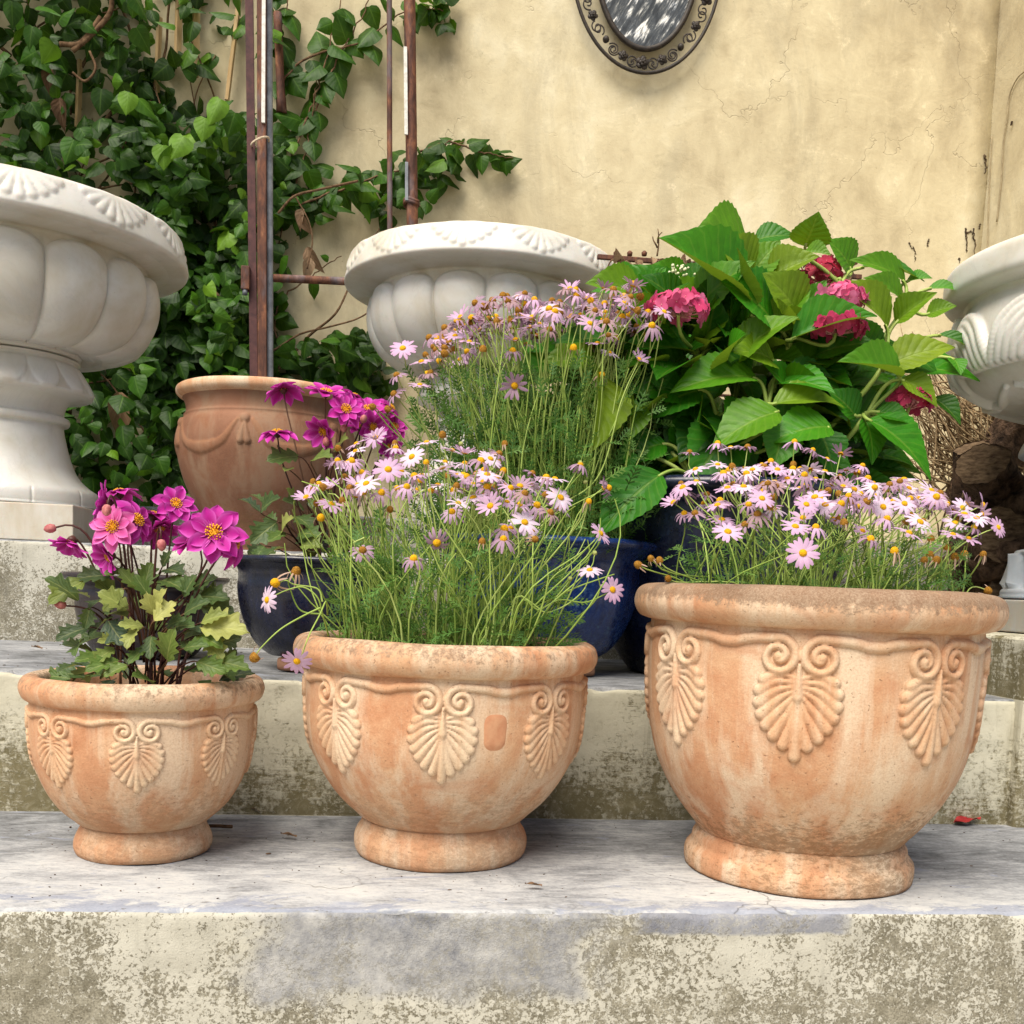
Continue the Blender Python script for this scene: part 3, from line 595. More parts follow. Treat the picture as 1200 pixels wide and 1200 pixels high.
terracotta_pot(SMALL, 'smallest orange terracotta pot, left of the front three, holding magenta dahlias', 0.157,
    [(0.05, 0.040), (0.081, 0.042), (0.093, 0.050), (0.110, 0.066), (0.124, 0.087), (0.135, 0.112), (0.142, 0.14), (0.145, 0.168), (0.1455, 0.19), (0.145, 0.210), (0.146, 0.220)],
    [(0.142, 0.209), (0.147, 0.210), (0.153, 0.213), (0.157, 0.221), (0.158, 0.230), (0.154, 0.239), (0.146, 0.2435), (0.137, 0.243), (0.131, 0.239), (0.128, 0.231), (0.127, 0.215), (0.126, 0.19)],
    [(0.05, 0.001), (0.084, 0.001), (0.089, 0.004), (0.091, 0.010), (0.0905, 0.019), (0.087, 0.028), (0.083, 0.036), (0.079, 0.043), (0.07, 0.047)],
    0.060, 0.199, 0.0042, RAD(-3.5), 0.214, 0.130, 0.242, 0.05, 720)

def clay_patch():
    """reddish oval smear pressed on the bowl of the middle pot"""
    V = []; F = []; n = 16
    a0 = math.atan2(-MID[1], -MID[0])+RAD(19)
    for i in range(n+1):
        for j in range(n+1):
            u, v = i/n*2-1, j/n*2-1; k = max(abs(u), abs(v)); l = (abs(u)**3+abs(v)**3)**(1/3) or 1; sc_ = k/l; u, v = u*sc_, v*sc_; u *= 1+0.10*v
            z = 0.199+v*0.028; r_ = float(np.interp(z, [0.128, 0.155, 0.185, 0.22, 0.25], [0.176, 0.187, 0.193, 0.195, 0.195]))+0.0013-0.003*k**6
            a = a0+u*0.0185/r_; V.append((r_*math.cos(a), r_*math.sin(a), z))
    F = [(i*(n+1)+j, (i+1)*(n+1)+j, (i+1)*(n+1)+j+1, i*(n+1)+j+1) for i in range(n) for j in range(n)]
    return V, F
V, F = clay_patch(); obj('clay_patch', V, F, m_plain('red_clay', (0.47, 0.215, 0.115), (0.56, 0.30, 0.17), 60, 0.9), midpot)

# ------------------------------------------------------------------ marble urns
def gadroon_relief(nl, z0, z1, hgt):
    def fn(TH, P, nseg):
        z = P[:, 1][:, None]; ph = (TH*nl/(2*np.pi)) % 1.0*2-1; ap = abs(ph)
        v = np.clip((z-z0)/(z1-z0), 0, 2)
        top = 1.0-0.20*(1-np.sqrt(np.clip(1-ap**2, 0, 1)))      # arched heads
        edge = np.clip((top-v)*14, 0, 1)
        body = np.clip(1-ap**2.6, 0, 1)**0.6
        fade = np.clip(v*5, 0, 1)*0.75+0.25
        L = body*np.sqrt(edge)*fade
        groove = np.where(v < 1.03, np.exp(-((ap-1)/0.07)**2), 0)*np.clip((1.0-v)*8, 0, 1)
        inb = (v > 0) & (v < 1.05)
        H = np.where(inb, L*hgt-groove*0.002, 0)
        return H, np.where(inb, np.clip(L, 0, 1)*0.9+0.05, 0.5)
    return fn
def shell_relief(nsh, r0, hgt):
    """seven-petalled shells hanging from the upper edge of the lip"""
    def fn(TH, P, nseg):
        s = np.concatenate([[0], np.cumsum(np.linalg.norm(np.diff(P, axis=0), axis=1))])
        L = 0.086
        it = int(np.argmin(abs(P[:, 0]-0.383)+10*(P[:, 1] < 0.70))); b = (s[it]-s)/L
        per = nseg//nsh; half = math.pi/nsh*r0/L
        al = ((np.arange(per)+0.5)/per-0.5)*2*half
        rows = np.where((b > -0.05) & (b < 1.0))[0]
        A, B = np.meshgrid(al, b[rows]); S = []
        for sg in (-1, 0, 1):
            for tx, ty in (((0, 0.72),) if sg == 0 else ((0.27, 0.64), (0.52, 0.52), (0.74, 0.36), (0.90, 0.17))):
                S += stroke([(0.03*sg, -0.02), (sg*tx*0.55, ty*0.45), (sg*tx, ty)], 0.045, 0.125, 0.35, 1.0, 26)
        h = spheres_height(A, B, S); H = np.zeros((len(P), per)); H[rows] = h
        H = np.tile(H, (1, nsh)); R_ = np.where(H > 0.0, np.clip(H*1.1-0.25, 0, 1), 0.6)
        return H*hgt, R_
    return fn
def leafband_relief(nl, z0, z1, hgt):
    def fn(TH, P, nseg):
        z = P[:, 1][:, None]; ph = (TH*nl/(2*np.pi)) % 1.0*2-1; v = np.clip((z1-z)/(z1-z0), -1, 2)
        tip = np.sqrt(np.clip(1-(v*0.95)**2.2, 0, 1)); ins = (abs(ph) < tip) & (v > 0) & (v < 1)
        H = np.where(ins, (1-(ph/np.maximum(tip, 1e-3))**2)**0.4*(0.5+0.5*v), 0)
        return H*hgt, np.where((v > 0) & (v < 1), H*0.9+0.05, 0.6)
    return fn
def block_relief(nl, z0, z1, hgt):
    def fn(TH, P, nseg):
        z = P[:, 1][:, None]; ph = (TH*nl/(2*np.pi)) % 1.0*2-1
        ins = (z > z0) & (z < z1)
        H = np.where(ins, np.exp(-((abs(ph)-1)/0.035)**2)*-1.0, 0)
        return H*hgt, np.where(ins, 1+H, 0.6)
    return fn
URN_BOWL = [(0.05, 0.440), (0.11, 0.441), (0.150, 0.442), (0.156, 0.449), (0.158, 0.456), (0.20, 0.452), (0.245, 0.466), (0.278, 0.490), (0.304, 0.525), (0.318, 0.562), (0.321, 0.600), (0.316, 0.630), (0.310, 0.648), (0.308, 0.656), (0.311, 0.662), (0.335, 0.668), (0.360, 0.673), (0.376, 0.678)]
URN_LIP = [(0.345, 0.672), (0.390, 0.6735), (0.4005, 0.6755), (0.4045, 0.681), (0.4030, 0.692), (0.3985, 0.710), (0.3935, 0.728), (0.388, 0.743), (0.3845, 0.750), (0.378, 0.755), (0.366, 0.757), (0.352, 0.752), (0.338, 0.735), (0.325, 0.71), (0.31, 0.68), (0.28, 0.66), (0.1, 0.64), (0.01, 0.64)]
URN_PED = [(0.02, 0.0855), (0.192, 0.0855), (0.199, 0.092), (0.2005, 0.105), (0.199, 0.118), (0.193, 0.127), (0.178, 0.137), (0.160, 0.153), (0.146, 0.172), (0.137, 0.193), (0.130, 0.215), (0.124, 0.240), (0.119, 0.265), (0.117, 0.279), (0.118, 0.284), (0.128, 0.287), (0.131, 0.294), (0.129, 0.302), (0.119, 0.306), (0.118, 0.314), (0.122, 0.330), (0.135, 0.345), (0.160, 0.352), (0.180, 0.354), (0.183, 0.361), (0.176, 0.380), (0.165, 0.400), (0.156, 0.415), (0.150, 0.424), (0.146, 0.430), (0.146, 0.440), (0.02, 0.441)]
def marble_urn(loc, label, ang, plain=False):
    t = thing('marble_urn', loc, label, 'garden urn', 'white marble urns on the upper steps')
    lathe('bowl', URN_BOWL, 700, MARBLE, t, gadroon_relief(14, 0.452, 0.654, 0.018), ang, 150)
    lathe('lip', URN_LIP, 720, MARBLE, t, shell_relief(12, 0.395, 0.0046), ang+0.1, 150)
    lathe('pedestal', URN_PED, 480, MARBLE, t, lambda TH, P, n: tuple(a+b-(0.6 if i else 0) for i, (a, b) in enumerate(zip(leafband_relief(14, 0.358, 0.424, 0.006)(TH, P, n), block_relief(10, 0.088, 0.126, 0.003)(TH, P, n)))), ang, 190)
    V, F = box_geo(-0.205, 0.205, -0.205, 0.205, 0.002, 0.085, 0.003); obj('plinth', V, F, MARBLE, t, smooth=False)
    V, F = disc_geo(0.325, 0.712, 60, 8, 0.006, 4); obj('soil', V, F, SOIL, t)
    return t
marble_urn((-0.935, 2.64, 2*RI), 'white marble urn at the far left, its lobed bowl on a tall pedestal', RAD(-58.5))
marble_urn((0.2295, 3.10, 0.56), 'white marble urn in the middle, behind the lilac daisies, with shells on its lip', RAD(-93))

# right urn: swirling acanthus relief, leaf-carved foot
def scroll_relief(TH, P, nseg):
    z = P[:, 1]; s = np.concatenate([[0], np.cumsum(np.linalg.norm(np.diff(P, axis=0), axis=1))])
    i0 = int(np.argmin(abs(z-0.622))); b = (s[i0]-s)/0.22
    npal = 6; per = nseg//npal; half = math.pi/npal*0.318/0.22
    al = ((np.arange(per)+0.5)/per-0.5)*2*half
    rows = np.where((b > -0.1) & (b < 1.3))[0]
    A, B = np.meshgrid(al, b[rows]); S = []
    for sg in (-1, 1):
        for k in range(7):                         # nested plumes that rise and curl over
            q = k/6.0
            tipx, tipy = half*(0.98-0.62*q), 0.62-0.02*k+0.30*q*0.4
            S += stroke([(0.02*sg, 0.88-0.12*q), (sg*0.10, 0.42+0.16*q), (sg*half*(0.45-0.2*q), 0.10+0.30*q), (sg*half*(0.80-0.45*q), 0.20+0.30*q), (sg*tipx, tipy-0.1)], 0.03, 0.062, 0.5, 1.0, 44)
        S += stroke([(0, 0.95), (sg*0.2, 0.98), (sg*half*0.9, 0.80)], 0.05, 0.03, 0.8, 0.6, 26)
    S += stroke([(0, 0.9), (0, 0.4), (0, 0.02)], 0.06, 0.04, 1.0, 0.9, 30)
    h = spheres_height(A, B, S); H = np.zeros((len(z), per)); H[rows] = h
    H = np.tile(H, (1, npal)); return H*0.016, 0.12+H
def wave_relief(TH, P, nseg):
    z = P[:, 1][:, None]; ph = TH*10
    H = np.zeros((len(P), nseg))
    for k in range(3):
        c_ = 0.683+0.015*np.sin(ph+k*1.1)+0.012*(k-1); H = np.maximum(H, np.sqrt(np.clip(1-((z-c_)/0.009)**2, 0, 1)))
    ok = (P[:, 0] > 0.35)[:, None]
    return np.where(ok, H*0.007, 0), np.where(ok, 0.2+H, 0.6)
def acanthus_foot(TH, P, nseg):
    z = P[:, 1][:, None]; nl = 14; ph = (TH*nl/(2*np.pi)+(z-0.1)*6) % 1.0*2-1
    ins = (z > 0.09) & (z < 0.158)
    H = np.where(ins, (1-abs(ph))**0.8, 0); return H*0.020-np.where(ins, 0.006, 0), np.where(ins, 0.1+H, 0.6)
tr = thing('marble_urn', (1.408, 1.90, 0.3312), 'white marble urn at the right edge with swirling leaf carving on its bowl', 'garden urn', 'white marble urns on the upper steps')
lathe('bowl', [(0.05, 0.440), (0.11, 0.441), (0.150, 0.442), (0.156, 0.447), (0.158, 0.452), (0.20, 0.450), (0.245, 0.461), (0.285, 0.482), (0.308, 0.510), (0.320, 0.545), (0.321, 0.580), (0.314, 0.610), (0.306, 0.628), (0.302, 0.640), (0.306, 0.647), (0.312, 0.652)], 720, MARBLE, tr, scroll_relief, RAD(-172), 170)
lathe('lip', [(0.302, 0.647), (0.325, 0.650), (0.340, 0.654), (0.347, 0.663), (0.348, 0.683), (0.346, 0.703), (0.338, 0.713), (0.325, 0.716), (0.312, 0.710), (0.305, 0.69), (0.29, 0.66), (0.26, 0.64), (0.1, 0.62), (0.01, 0.62)], 480, MARBLE, tr, wave_relief, 0, 130)
lathe('pedestal', [(0.02, 0.066), (0.190, 0.066), (0.196, 0.074), (0.196, 0.084), (0.188, 0.092), (0.182, 0.110), (0.178, 0.135), (0.176, 0.160), (0.172, 0.166), (0.150, 0.169), (0.146, 0.178), (0.150, 0.192), (0.147, 0.204), (0.13, 0.210)]+URN_PED[12:], 480, SHADEM, tr, acanthus_foot, 0, 190)
V, F = box_geo(-0.205, 0.205, -0.205, 0.205, 0.002, 0.0655, 0.004); obj('plinth', V, F, SHADEM, tr, smooth=False)

# ------------------------------------------------------------------ glazed pots on the middle step, old terracotta jar
def glazed_pot(loc, label, prof, mat, zsoil, rsoil, feet=0, ph=0.0, cat='glazed pot'):
    t = thing('glazed_pot', loc, label, cat)
    lathe('body', prof, 160, mat, t, None, 0, 110, wob=0.0015)
    V, F = disc_geo(rsoil, zsoil, 40, 6, 0.006, loc[0]*9); obj('soil', V, F, SOIL, t)
    return t
def pot_feet(loc, n, r, ph, label, sz=(0.03, 0.022, 0.03)):
    for k in range(n):
        a = ph+2*math.pi*k/n
        V, F = box_geo(-sz[0], sz[0], -sz[1], sz[1], 0, sz[2], 0.007)
        f = obj('pot_foot', V, F, m_feet, smooth=True, loc=(loc[0]+r*math.cos(a), loc[1]+r*math.sin(a), loc[2]+0.0015)); f.rotation_euler.z = a+math.pi/2
        tag(f, label, 'pot foot', 'clay feet raising the glazed pots')
m_feet = m_plain('clay_foot', (0.15, 0.075, 0.045), (0.30, 0.16, 0.10), 50, 0.9)
DARKP = (-0.128, 1.862, RI)
glazed_pot((DARKP[0], DARKP[1], RI+0.024), 'black glazed bowl-shaped pot with a flared lip behind the middle terracotta pot',
    [(0.03, 0.001), (0.085, 0.001), (0.100, 0.006), (0.118, 0.022), (0.136, 0.052), (0.146, 0.085), (0.150, 0.115), (0.149, 0.138), (0.150, 0.150), (0.157, 0.160), (0.164, 0.165), (0.164, 0.171), (0.156, 0.173), (0.148, 0.168), (0.142, 0.155), (0.140, 0.13)], BLACKG, 0.150, 0.143)
pot_feet(DARKP, 3, 0.075, RAD(-117), 'small clay foot under the black glazed pot', (0.034, 0.022, 0.0235))
BLUEP = (0.279, 1.955, RI)
glazed_pot((BLUEP[0], BLUEP[1], RI+0.026), 'cobalt blue glazed pot between the middle and largest terracotta pots',
    [(0.03, 0.001), (0.095, 0.001), (0.108, 0.005), (0.132, 0.020), (0.152, 0.045), (0.170, 0.080), (0.181, 0.115), (0.185, 0.145), (0.185, 0.170), (0.190, 0.188), (0.203, 0.203), (0.217, 0.212), (0.220, 0.219), (0.214, 0.225), (0.204, 0.224), (0.192, 0.212), (0.180, 0.19), (0.175, 0.165)], NAVY, 0.198, 0.184)
pot_feet(BLUEP, 3, 0.105, RAD(-55), 'small clay foot under the cobalt blue pot', (0.026, 0.022, 0.0255))
FARP = at(172, 720, 2.02)
glazed_pot((FARP[0], FARP[1], RI+0.002), 'brown-black glazed pot with a wide lip behind the smallest terracotta pot',
    [(0.03, 0.001), (0.080, 0.001), (0.092, 0.006), (0.106, 0.025), (0.119, 0.055), (0.126, 0.085), (0.127, 0.112), (0.124, 0.126), (0.127, 0.132), (0.140, 0.140), (0.151, 0.146), (0.152, 0.152), (0.146, 0.155), (0.132, 0.150), (0.118, 0.138), (0.114, 0.12)], BROWNG, 0.130, 0.117)
HYDPOT = (0.640, 2.045, RI)
glazed_pot((HYDPOT[0], HYDPOT[1], RI+0.002), 'large dark navy glazed pot holding the hydrangea behind the largest terracotta pot',
    [(0.03, 0.001), (0.150, 0.001), (0.165, 0.008), (0.195, 0.05), (0.225, 0.12), (0.244, 0.19), (0.255, 0.26), (0.260, 0.31), (0.264, 0.330), (0.280, 0.342), (0.296, 0.350), (0.298, 0.360), (0.288, 0.368), (0.268, 0.364), (0.252, 0.345), (0.245, 0.31)], DEEPNAVY, 0.325, 0.250)
def swag_relief(TH, P, nseg):
    z = P[:, 1]; s = np.concatenate([[0], np.cumsum(np.linalg.norm(np.diff(P, axis=0), axis=1))])
    i0 = int(np.argmin(abs(z-0.300))); b = s[i0]-s; npal = 6; per = nseg//npal; half = math.pi/npal*0.212
    al = ((np.arange(per)+0.5)/per-0.5)*2*half; rows = np.where((b > -0.02) & (b < 0.12))[0]
    A, B = np.meshgrid(al, b[rows]); S = []
    for sg in (-1, 1):
        S += stroke([(sg*0.018, 0.012), (sg*half*0.45, 0.058), (sg*half*0.8, 0.073), (sg*half*1.02, 0.076)], 0.004, 0.015, 0.4, 0.75, 60)
        S += stroke([(sg*0.002, 0.022), (sg*0.008, 0.06)], 0.003, 0.008, 0.8, 1.1, 20)
    S += [(0, 0.008, 0.012, 1.2)]
    h = spheres_height(A, B, S); H = np.zeros((len(z), per)); H[rows] = h; H = np.tile(H, (1, npal)); return H*0.006, H*0.5
JAR = at(313, 600, 2.60)
tj = thing('terracotta_jar', (JAR[0], JAR[1], 2*RI), 'old brown terracotta jar with faint swags at the foot of the rusty post', 'flower pot')
jl = lathe('body', [(0.05, 0.001), (0.115, 0.001), (0.121, 0.008), (0.136, 0.045), (0.163, 0.095), (0.189, 0.145), (0.206, 0.195), (0.214, 0.240), (0.213, 0.272), (0.206, 0.298), (0.198, 0.312), (0.1985, 0.317), (0.194, 0.322), (0.193, 0.335), (0.197, 0.350), (0.206, 0.364)], 600, TERRAD, tj, swag_relief, math.atan2(-JAR[1], -JAR[0])+RAD(16), 150)
lathe('rim', [(0.199, 0.356), (0.209, 0.360), (0.216, 0.367), (0.217, 0.377), (0.212, 0.384), (0.202, 0.385), (0.193, 0.380), (0.186, 0.366), (0.182, 0.345), (0.18, 0.30)], 160, m_terra('worn_orange_rim', False, 5, -5), tj, None, 0, 50, wob=0.002)
V, F = disc_geo(0.19, 0.345, 40, 6, 0.006, 2); obj('soil', V, F, SOIL, tj)

# ------------------------------------------------------------------ leaves in bulk
def leaf_template(nt, widths, fold=0.25, droop=0.25, ns=2, sweep=0.0, wav=0.0):
    """unit leaf along +Y (0..1), normal +Z. widths: half width at nt+1 stations"""
    V = []; UV = []; F = []
    for i in range(nt+1):
        t = i/nt; w_ = widths[i]
        for j in range(-ns, ns+1):
            s = j/ns
            x = s*w_; y = t+sweep*abs(s)*w_
            z = fold*abs(x)-droop*t*t+wav*math.sin(t*9+s*2)*abs(s)
            V.append((x, y, z)); UV.append((s, t))
    k = 2*ns+1
    for i in range(nt):
        for j in range(2*ns): F.append((i*k+j, i*k+j+1, (i+1)*k+j+1, (i+1)*k+j))
    return np.array(V), np.array(F, dtype=np.int32), np.array(UV)
def scatter(name, tmpl, bases, axes, normals, sizes, tints, mat, parent=None, wscale=None, smooth=True):
    V0, F0, UV0 = tmpl; n = len(bases)
    bases = np.asarray(bases, float); Y = np.asarray(axes, float); Y = Y/(np.linalg.norm(Y, axis=1)[:, None]+1e-12)
    N = np.asarray(normals, float); X = np.cross(Y, N); X /= np.linalg.norm(X, axis=1)[:, None]+1e-12; Z = np.cross(X, Y)
    S = np.asarray(sizes, float); W = S if wscale is None else S*np.asarray(wscale, float)
    V = bases[:, None, :]+V0[None, :, 0:1]*X[:, None, :]*W[:, None, None]+V0[None, :, 1:2]*Y[:, None, :]*S[:, None, None]+V0[None, :, 2:3]*Z[:, None, :]*S[:, None, None]
    m = len(V0)
    F = (F0[None]+(np.arange(n)*m)[:, None, None]).reshape(-1, F0.shape[1])
    return obj(name, V.reshape(-1, 3), F, mat, parent, smooth, tint=np.repeat(np.asarray(tints, float), m), uv=np.tile(UV0, (n, 1)))
def serr(w_, amp, n):
    return [x*(1+(amp if i % 2 else -amp*0.3)) if 0 < i < len(w_)-1 else x for i, x in enumerate(w_)]

# ------------------------------------------------------------------ ivy on the wall
rng = np.random.default_rng(5)
def heart(nt=7):
    t = np.linspace(0, 1, nt+1); w_ = 0.50*np.clip(np.sin(np.pi*np.clip(t*0.80+0.16, 0, 1)), 0, 1)**0.75*(1-t**4*0.9); w_[0] = 0.16; w_[-1] = 0.0
    return w_
IVYT = leaf_template(7, list(heart()), fold=-0.28, droop=0.22, ns=2, sweep=-0.35, wav=0.03)
ivy = thing('ivy', (0, WALLY, 0), 'dense dark green ivy climbing the left of the stucco wall', 'ivy')
def inside(x, y, poly):
    c = False; n = len(poly)
    for i in range(n):
        x0, y0 = poly[i]; x1, y1 = poly[i-1]
        if (y0 > y) != (y1 > y) and x < (x1-x0)*(y-y0)/(y1-y0)+x0: c = not c
    return c
# patches measured on the wall plane: outline seen in the photo, leaves per patch, thickness of the mat
PATCH = [
    ([(-420, -260), (60, -260), (150, -30), (185, 60), (150, 130), (150, 230), (225, 300), (225, 640), (-420, 640)], 4300, 0.40),
    ([(150, -60), (290, -60), (285, 30), (265, 60), (240, 70), (215, 130), (160, 120)], 105, 0.16),
    ([(150, 110), (215, 125), (290, 130), (292, 300), (292, 470), (200, 560), (150, 420)], 1450, 0.34),
    ([(205, 300), (292, 290), (300, 470), (225, 620)], 340, 0.30),
    ([(310, 150), (345, 165), (345, 240), (320, 275), (312, 270)], 62, 0.14),
    ([(345, 205), (400, 190), (450, 185), (490, 175), (540, 158), (560, 165), (560, 185), (520, 215), (490, 250), (440, 255), (410, 225), (370, 262), (345, 268)], 95, 0.14),
    ([(318, 385), (350, 395), (410, 385), (450, 370), (455, 470), (300, 520), (305, 420)], 240, 0.22),
    ([(318, 270), (335, 280), (345, 310), (330, 370), (312, 380)], 22, 0.10),
    ([(312, -20), (345, -20), (345, 10), (325, 60), (335, 110), (318, 130)], 14, 0.12),
    ([(460, -10), (525, -5), (530, 35), (495, 30), (470, 25)], 18, 0.10),
    ([(560, 165), (600, 175), (605, 200), (580, 190)], 7, 0.06),
    ([(690, 540), (790, 560), (800, 640), (735, 640)], 34, 0.14),
]
B_, A_, N_, S_, T_ = [], [], [], [], []
for poly, cnt, thick in PATCH:
    xs = [p[0] for p in poly]; ys = [p[1] for p in poly]; k = 0
    while k < cnt:
        x, y = rng.uniform(min(xs), max(xs)), rng.uniform(min(ys), max(ys))
        if not inside(x, y, poly): continue
        # clumps: leave the odd gap where wall and slats show through
        cl = mnoise.noise(Vector((x*0.021, y*0.021, 1.7)))
        if cnt > 200 and cl < -0.33 and rng.random() < 0.8 and y < 330: k += 0.5; continue
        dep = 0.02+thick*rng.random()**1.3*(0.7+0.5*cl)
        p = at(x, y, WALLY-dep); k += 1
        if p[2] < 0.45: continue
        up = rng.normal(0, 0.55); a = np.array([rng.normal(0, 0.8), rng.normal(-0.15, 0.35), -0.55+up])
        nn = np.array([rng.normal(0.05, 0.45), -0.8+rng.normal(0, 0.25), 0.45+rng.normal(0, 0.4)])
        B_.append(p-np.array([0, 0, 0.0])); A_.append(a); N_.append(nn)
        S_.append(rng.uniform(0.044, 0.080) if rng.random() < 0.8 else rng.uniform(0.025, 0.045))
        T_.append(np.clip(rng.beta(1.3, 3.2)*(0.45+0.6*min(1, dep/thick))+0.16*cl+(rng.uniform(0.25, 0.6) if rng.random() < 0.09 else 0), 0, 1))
# single shoots that wander off over the bare wall: path in photo pixels, leaves alternate
SHOOT = [([(352, 150), (372, 120), (398, 65), (430, 5), (440, -30)], 9, 26), ([(330, 205), (350, 165), (375, 95), (395, 20), (402, -30)], 11, 27),
         ([(325, 105), (350, 75), (385, 58), (425, 50), (470, 15), (500, 10), (522, 14)], 14, 28), ([(330, 262), (352, 200), (365, 150), (372, 92)], 6, 27),
         ([(312, 60), (330, 30), (340, -10)], 5, 30), ([(490, 180), (530, 168), (570, 180), (600, 186)], 8, 22), ([(348, 240), (420, 215), (480, 195), (545, 165)], 9, 30),
         ([(335, 420), (322, 380), (332, 350), (370, 320), (400, 300)], 5, 20)]
stems = MB()
for path, nl, px in SHOOT:
    P = catmull([at(x, y, WALLY-0.06) for x, y in path], 30)
    P += rng.normal(0, 0.003, P.shape)
    V, F = tube_geo(P-np.array([0, WALLY, 0]), np.linspace(0.0042, 0.0016, len(P)), 6); stems.add(V, F, 0.5)
    for q in range(nl):
        i = int((q+0.5)/nl*(len(P)-1)); sd_ = 1 if q % 2 else -1
        d = norm(P[min(i+1, len(P)-1)]-P[max(i-1, 0)])
        side = np.array([d[2], 0, -d[0]])*sd_
        B_.append(P[i]+side*0.012); A_.append(side*0.8+np.array([0, -0.25, -0.75])+rng.normal(0, 0.25, 3)); N_.append(np.array([rng.normal(0, 0.4), -0.9, 0.35+rng.normal(0, 0.3)]))
        S_.append(px*rng.uniform(0.8, 1.25)*3.7/1200*(0.55 if i > len(P)*0.85 else 1.0)); T_.append(rng.uniform(0.15, 0.5))
# pale leaves that catch the eye
for x, y, s in ((240, 150, 26), (258, 128, 31), (190, 182, 26), (215, 172, 28), (150, 120, 24)):
    B_.append(at(x, y-12, WALLY-0.33)); A_.append((rng.normal(0, 0.3), -0.2, -1)); N_.append((0.1, -0.9, 0.5)); S_.append(s*3.4/1200); T_.append(0.85 if s < 35 else 0.6)
B_ = np.array(B_)-np.array([0, WALLY, 0])
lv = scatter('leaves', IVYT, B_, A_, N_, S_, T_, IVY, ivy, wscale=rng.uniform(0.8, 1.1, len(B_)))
for k in range(34):        # woody stems inside the mat
    x = rng.uniform(-120, 300); y = rng.uniform(60, 560)
    P = [at(x, y, WALLY-0.05)]
    ang = rng.normal(0, 0.5)
    for q in range(7):
        ang += rng.normal(0, 0.35); P.append(P[-1]+np.array([math.sin(ang)*0.11, rng.normal(0, 0.02), math.cos(ang)*0.11]))
    P = catmull(P, 26); P[:, 1] = np.clip(P[:, 1], WALLY-0.26, WALLY-0.02)
    V, F = tube_geo(P-np.array([0, WALLY, 0]), np.linspace(rng.uniform(0.003, 0.007), 0.002, len(P)), 6); stems.add(V, F)
for path, r in (([(85, 60), (110, 38), (130, 12), (128, -20)], 0.008), ([(70, 52), (95, 50), (118, 20)], 0.008), ([(85, 85), (100, 95), (112, 80), (105, 60)], 0.004), ([(326, 250), (345, 230), (375, 222), (420, 212)], 0.004), ([(346, 230), (362, 260), (366, 285), (360, 315)], 0.0025)):
    P = catmull([at(x, y, WALLY-0.24) for x, y in path], 22); V, F = tube_geo(P-np.array([0, WALLY, 0]), r, 7); stems.add(V, F)
stems.build('stems', VINEW, ivy)
# dry brown leaves hanging in the ivy
B_, A_, N_, S_ = [], [], [], []
for x, y, s in ((360, 300, 30), (362, 312, 26), (356, 255, 22), (140, 470, 50), (70, 125, 30), (248, 350, 30), (60, 90, 26), (352, 262, 22)):
    B_.append(at(x, y-10, WALLY-0.22)-np.array([0, WALLY, 0])); A_.append((rng.normal(0, 0.3), -0.1, -1)); N_.append((rng.normal(0, 0.6), -0.8, 0.2)); S_.append(s*3.4/1200)
scatter('dry_leaves', leaf_template(6, [0.05, 0.2, 0.28, 0.26, 0.2, 0.1, 0.0], 0.9, 0.5, 2), B_, A_, N_, S_, rng.random(len(B_)), DRYL, ivy)
# pale lattice slats behind the ivy
slat_lab = ['pale wooden slat in the ivy nearest the rusty post, leaning', 'pale wooden slat showing behind the ivy, second from the rusty post', 'pale wooden slat showing in the gap of the ivy above the left urn lip', 'narrow pale slat between ivy leaves, leftmost of the slats in the gap', 'short pale slat half buried in the ivy above the left urn', 'pale slat end low in the ivy gap, close above the left urn']
for k, (x0, y0, x1, y1, wd) in enumerate(((284, -30, 266, 118, 0.018), (231, -30, 229, 90, 0.022), (211, -40, 208, 70, 0.022), (187, 20, 183, 128, 0.018), (94, 70, 91, 150, 0.018), (171, 150, 176, 205, 0.02))):
    a, b = at(x0, y0, WALLY-0.045-0.004*k), at(x1, y1, WALLY-0.04-0.004*k)
    V, F = box_geo(-wd/2, wd/2, -0.006, 0.006, 0, float(np.linalg.norm(a-b)), 0.002)
    o = obj('wooden_slat', V, F, SLAT, smooth=False, loc=b); o.rotation_mode = 'QUATERNION'; o.rotation_quaternion = Vector(a-b).to_track_quat('Z', 'Y')
    tag(o, slat_lab[k], 'slat', 'wooden slats behind the ivy')

# ------------------------------------------------------------------ rusty posts and lattice
YP = 3.30
post0 = at(304, 450, YP)
tre = thing('rusty_trellis', (float(post0[0]), YP, 0.56), 'rusty iron trellis posts with a crossbar against the wall, left of the middle urn', 'trellis')
org = np.array([post0[0], YP, 0.56])
def post_part(name, x0, y0, x1, y1, Y, hw, hd, mat, par=tre, o=None, round_=False, ext0=0.0):
    o = org if o is None else o
    a, b = at(x0, y0, Y)-o, at(x1, y1, Y)-o
    d = b-a; L = np.linalg.norm(d)
    if round_:
        P = np.array([a+d*t for t in np.linspace(0, 1, 30)]); V, F = tube_geo(P, hw, 12)
    else:
        V, F = box_geo(-hw, hw, -hd, hd, 0, L, min(hw, hd)*0.3)
        q = Vector(d).to_track_quat('Z', 'Y'); R_ = np.array(q.to_matrix())
        # keep the flat side square to the wall
        V = np.array([np.array([v[0], 0, 0])+np.array([0, v[1], 0])+a+d*(v[2]/L) for v in np.array(V)])
    return obj(name, V, F, mat, par, smooth=round_)
post_part('post', 306, -330, 308, 640, YP, 0.0135, 0.010, RUST)
post_part('angle_iron', 288, -330, 300, 640, YP+0.006, 0.012, 0.004, m_plain('maroon_iron', (0.05, 0.022, 0.024), (0.11, 0.045, 0.042), 30, 0.7))
post_part('pipe', 314, -330, 316.5, 640, YP+0.020, 0.0115, 0.0115, GREYPIPE, round_=True)
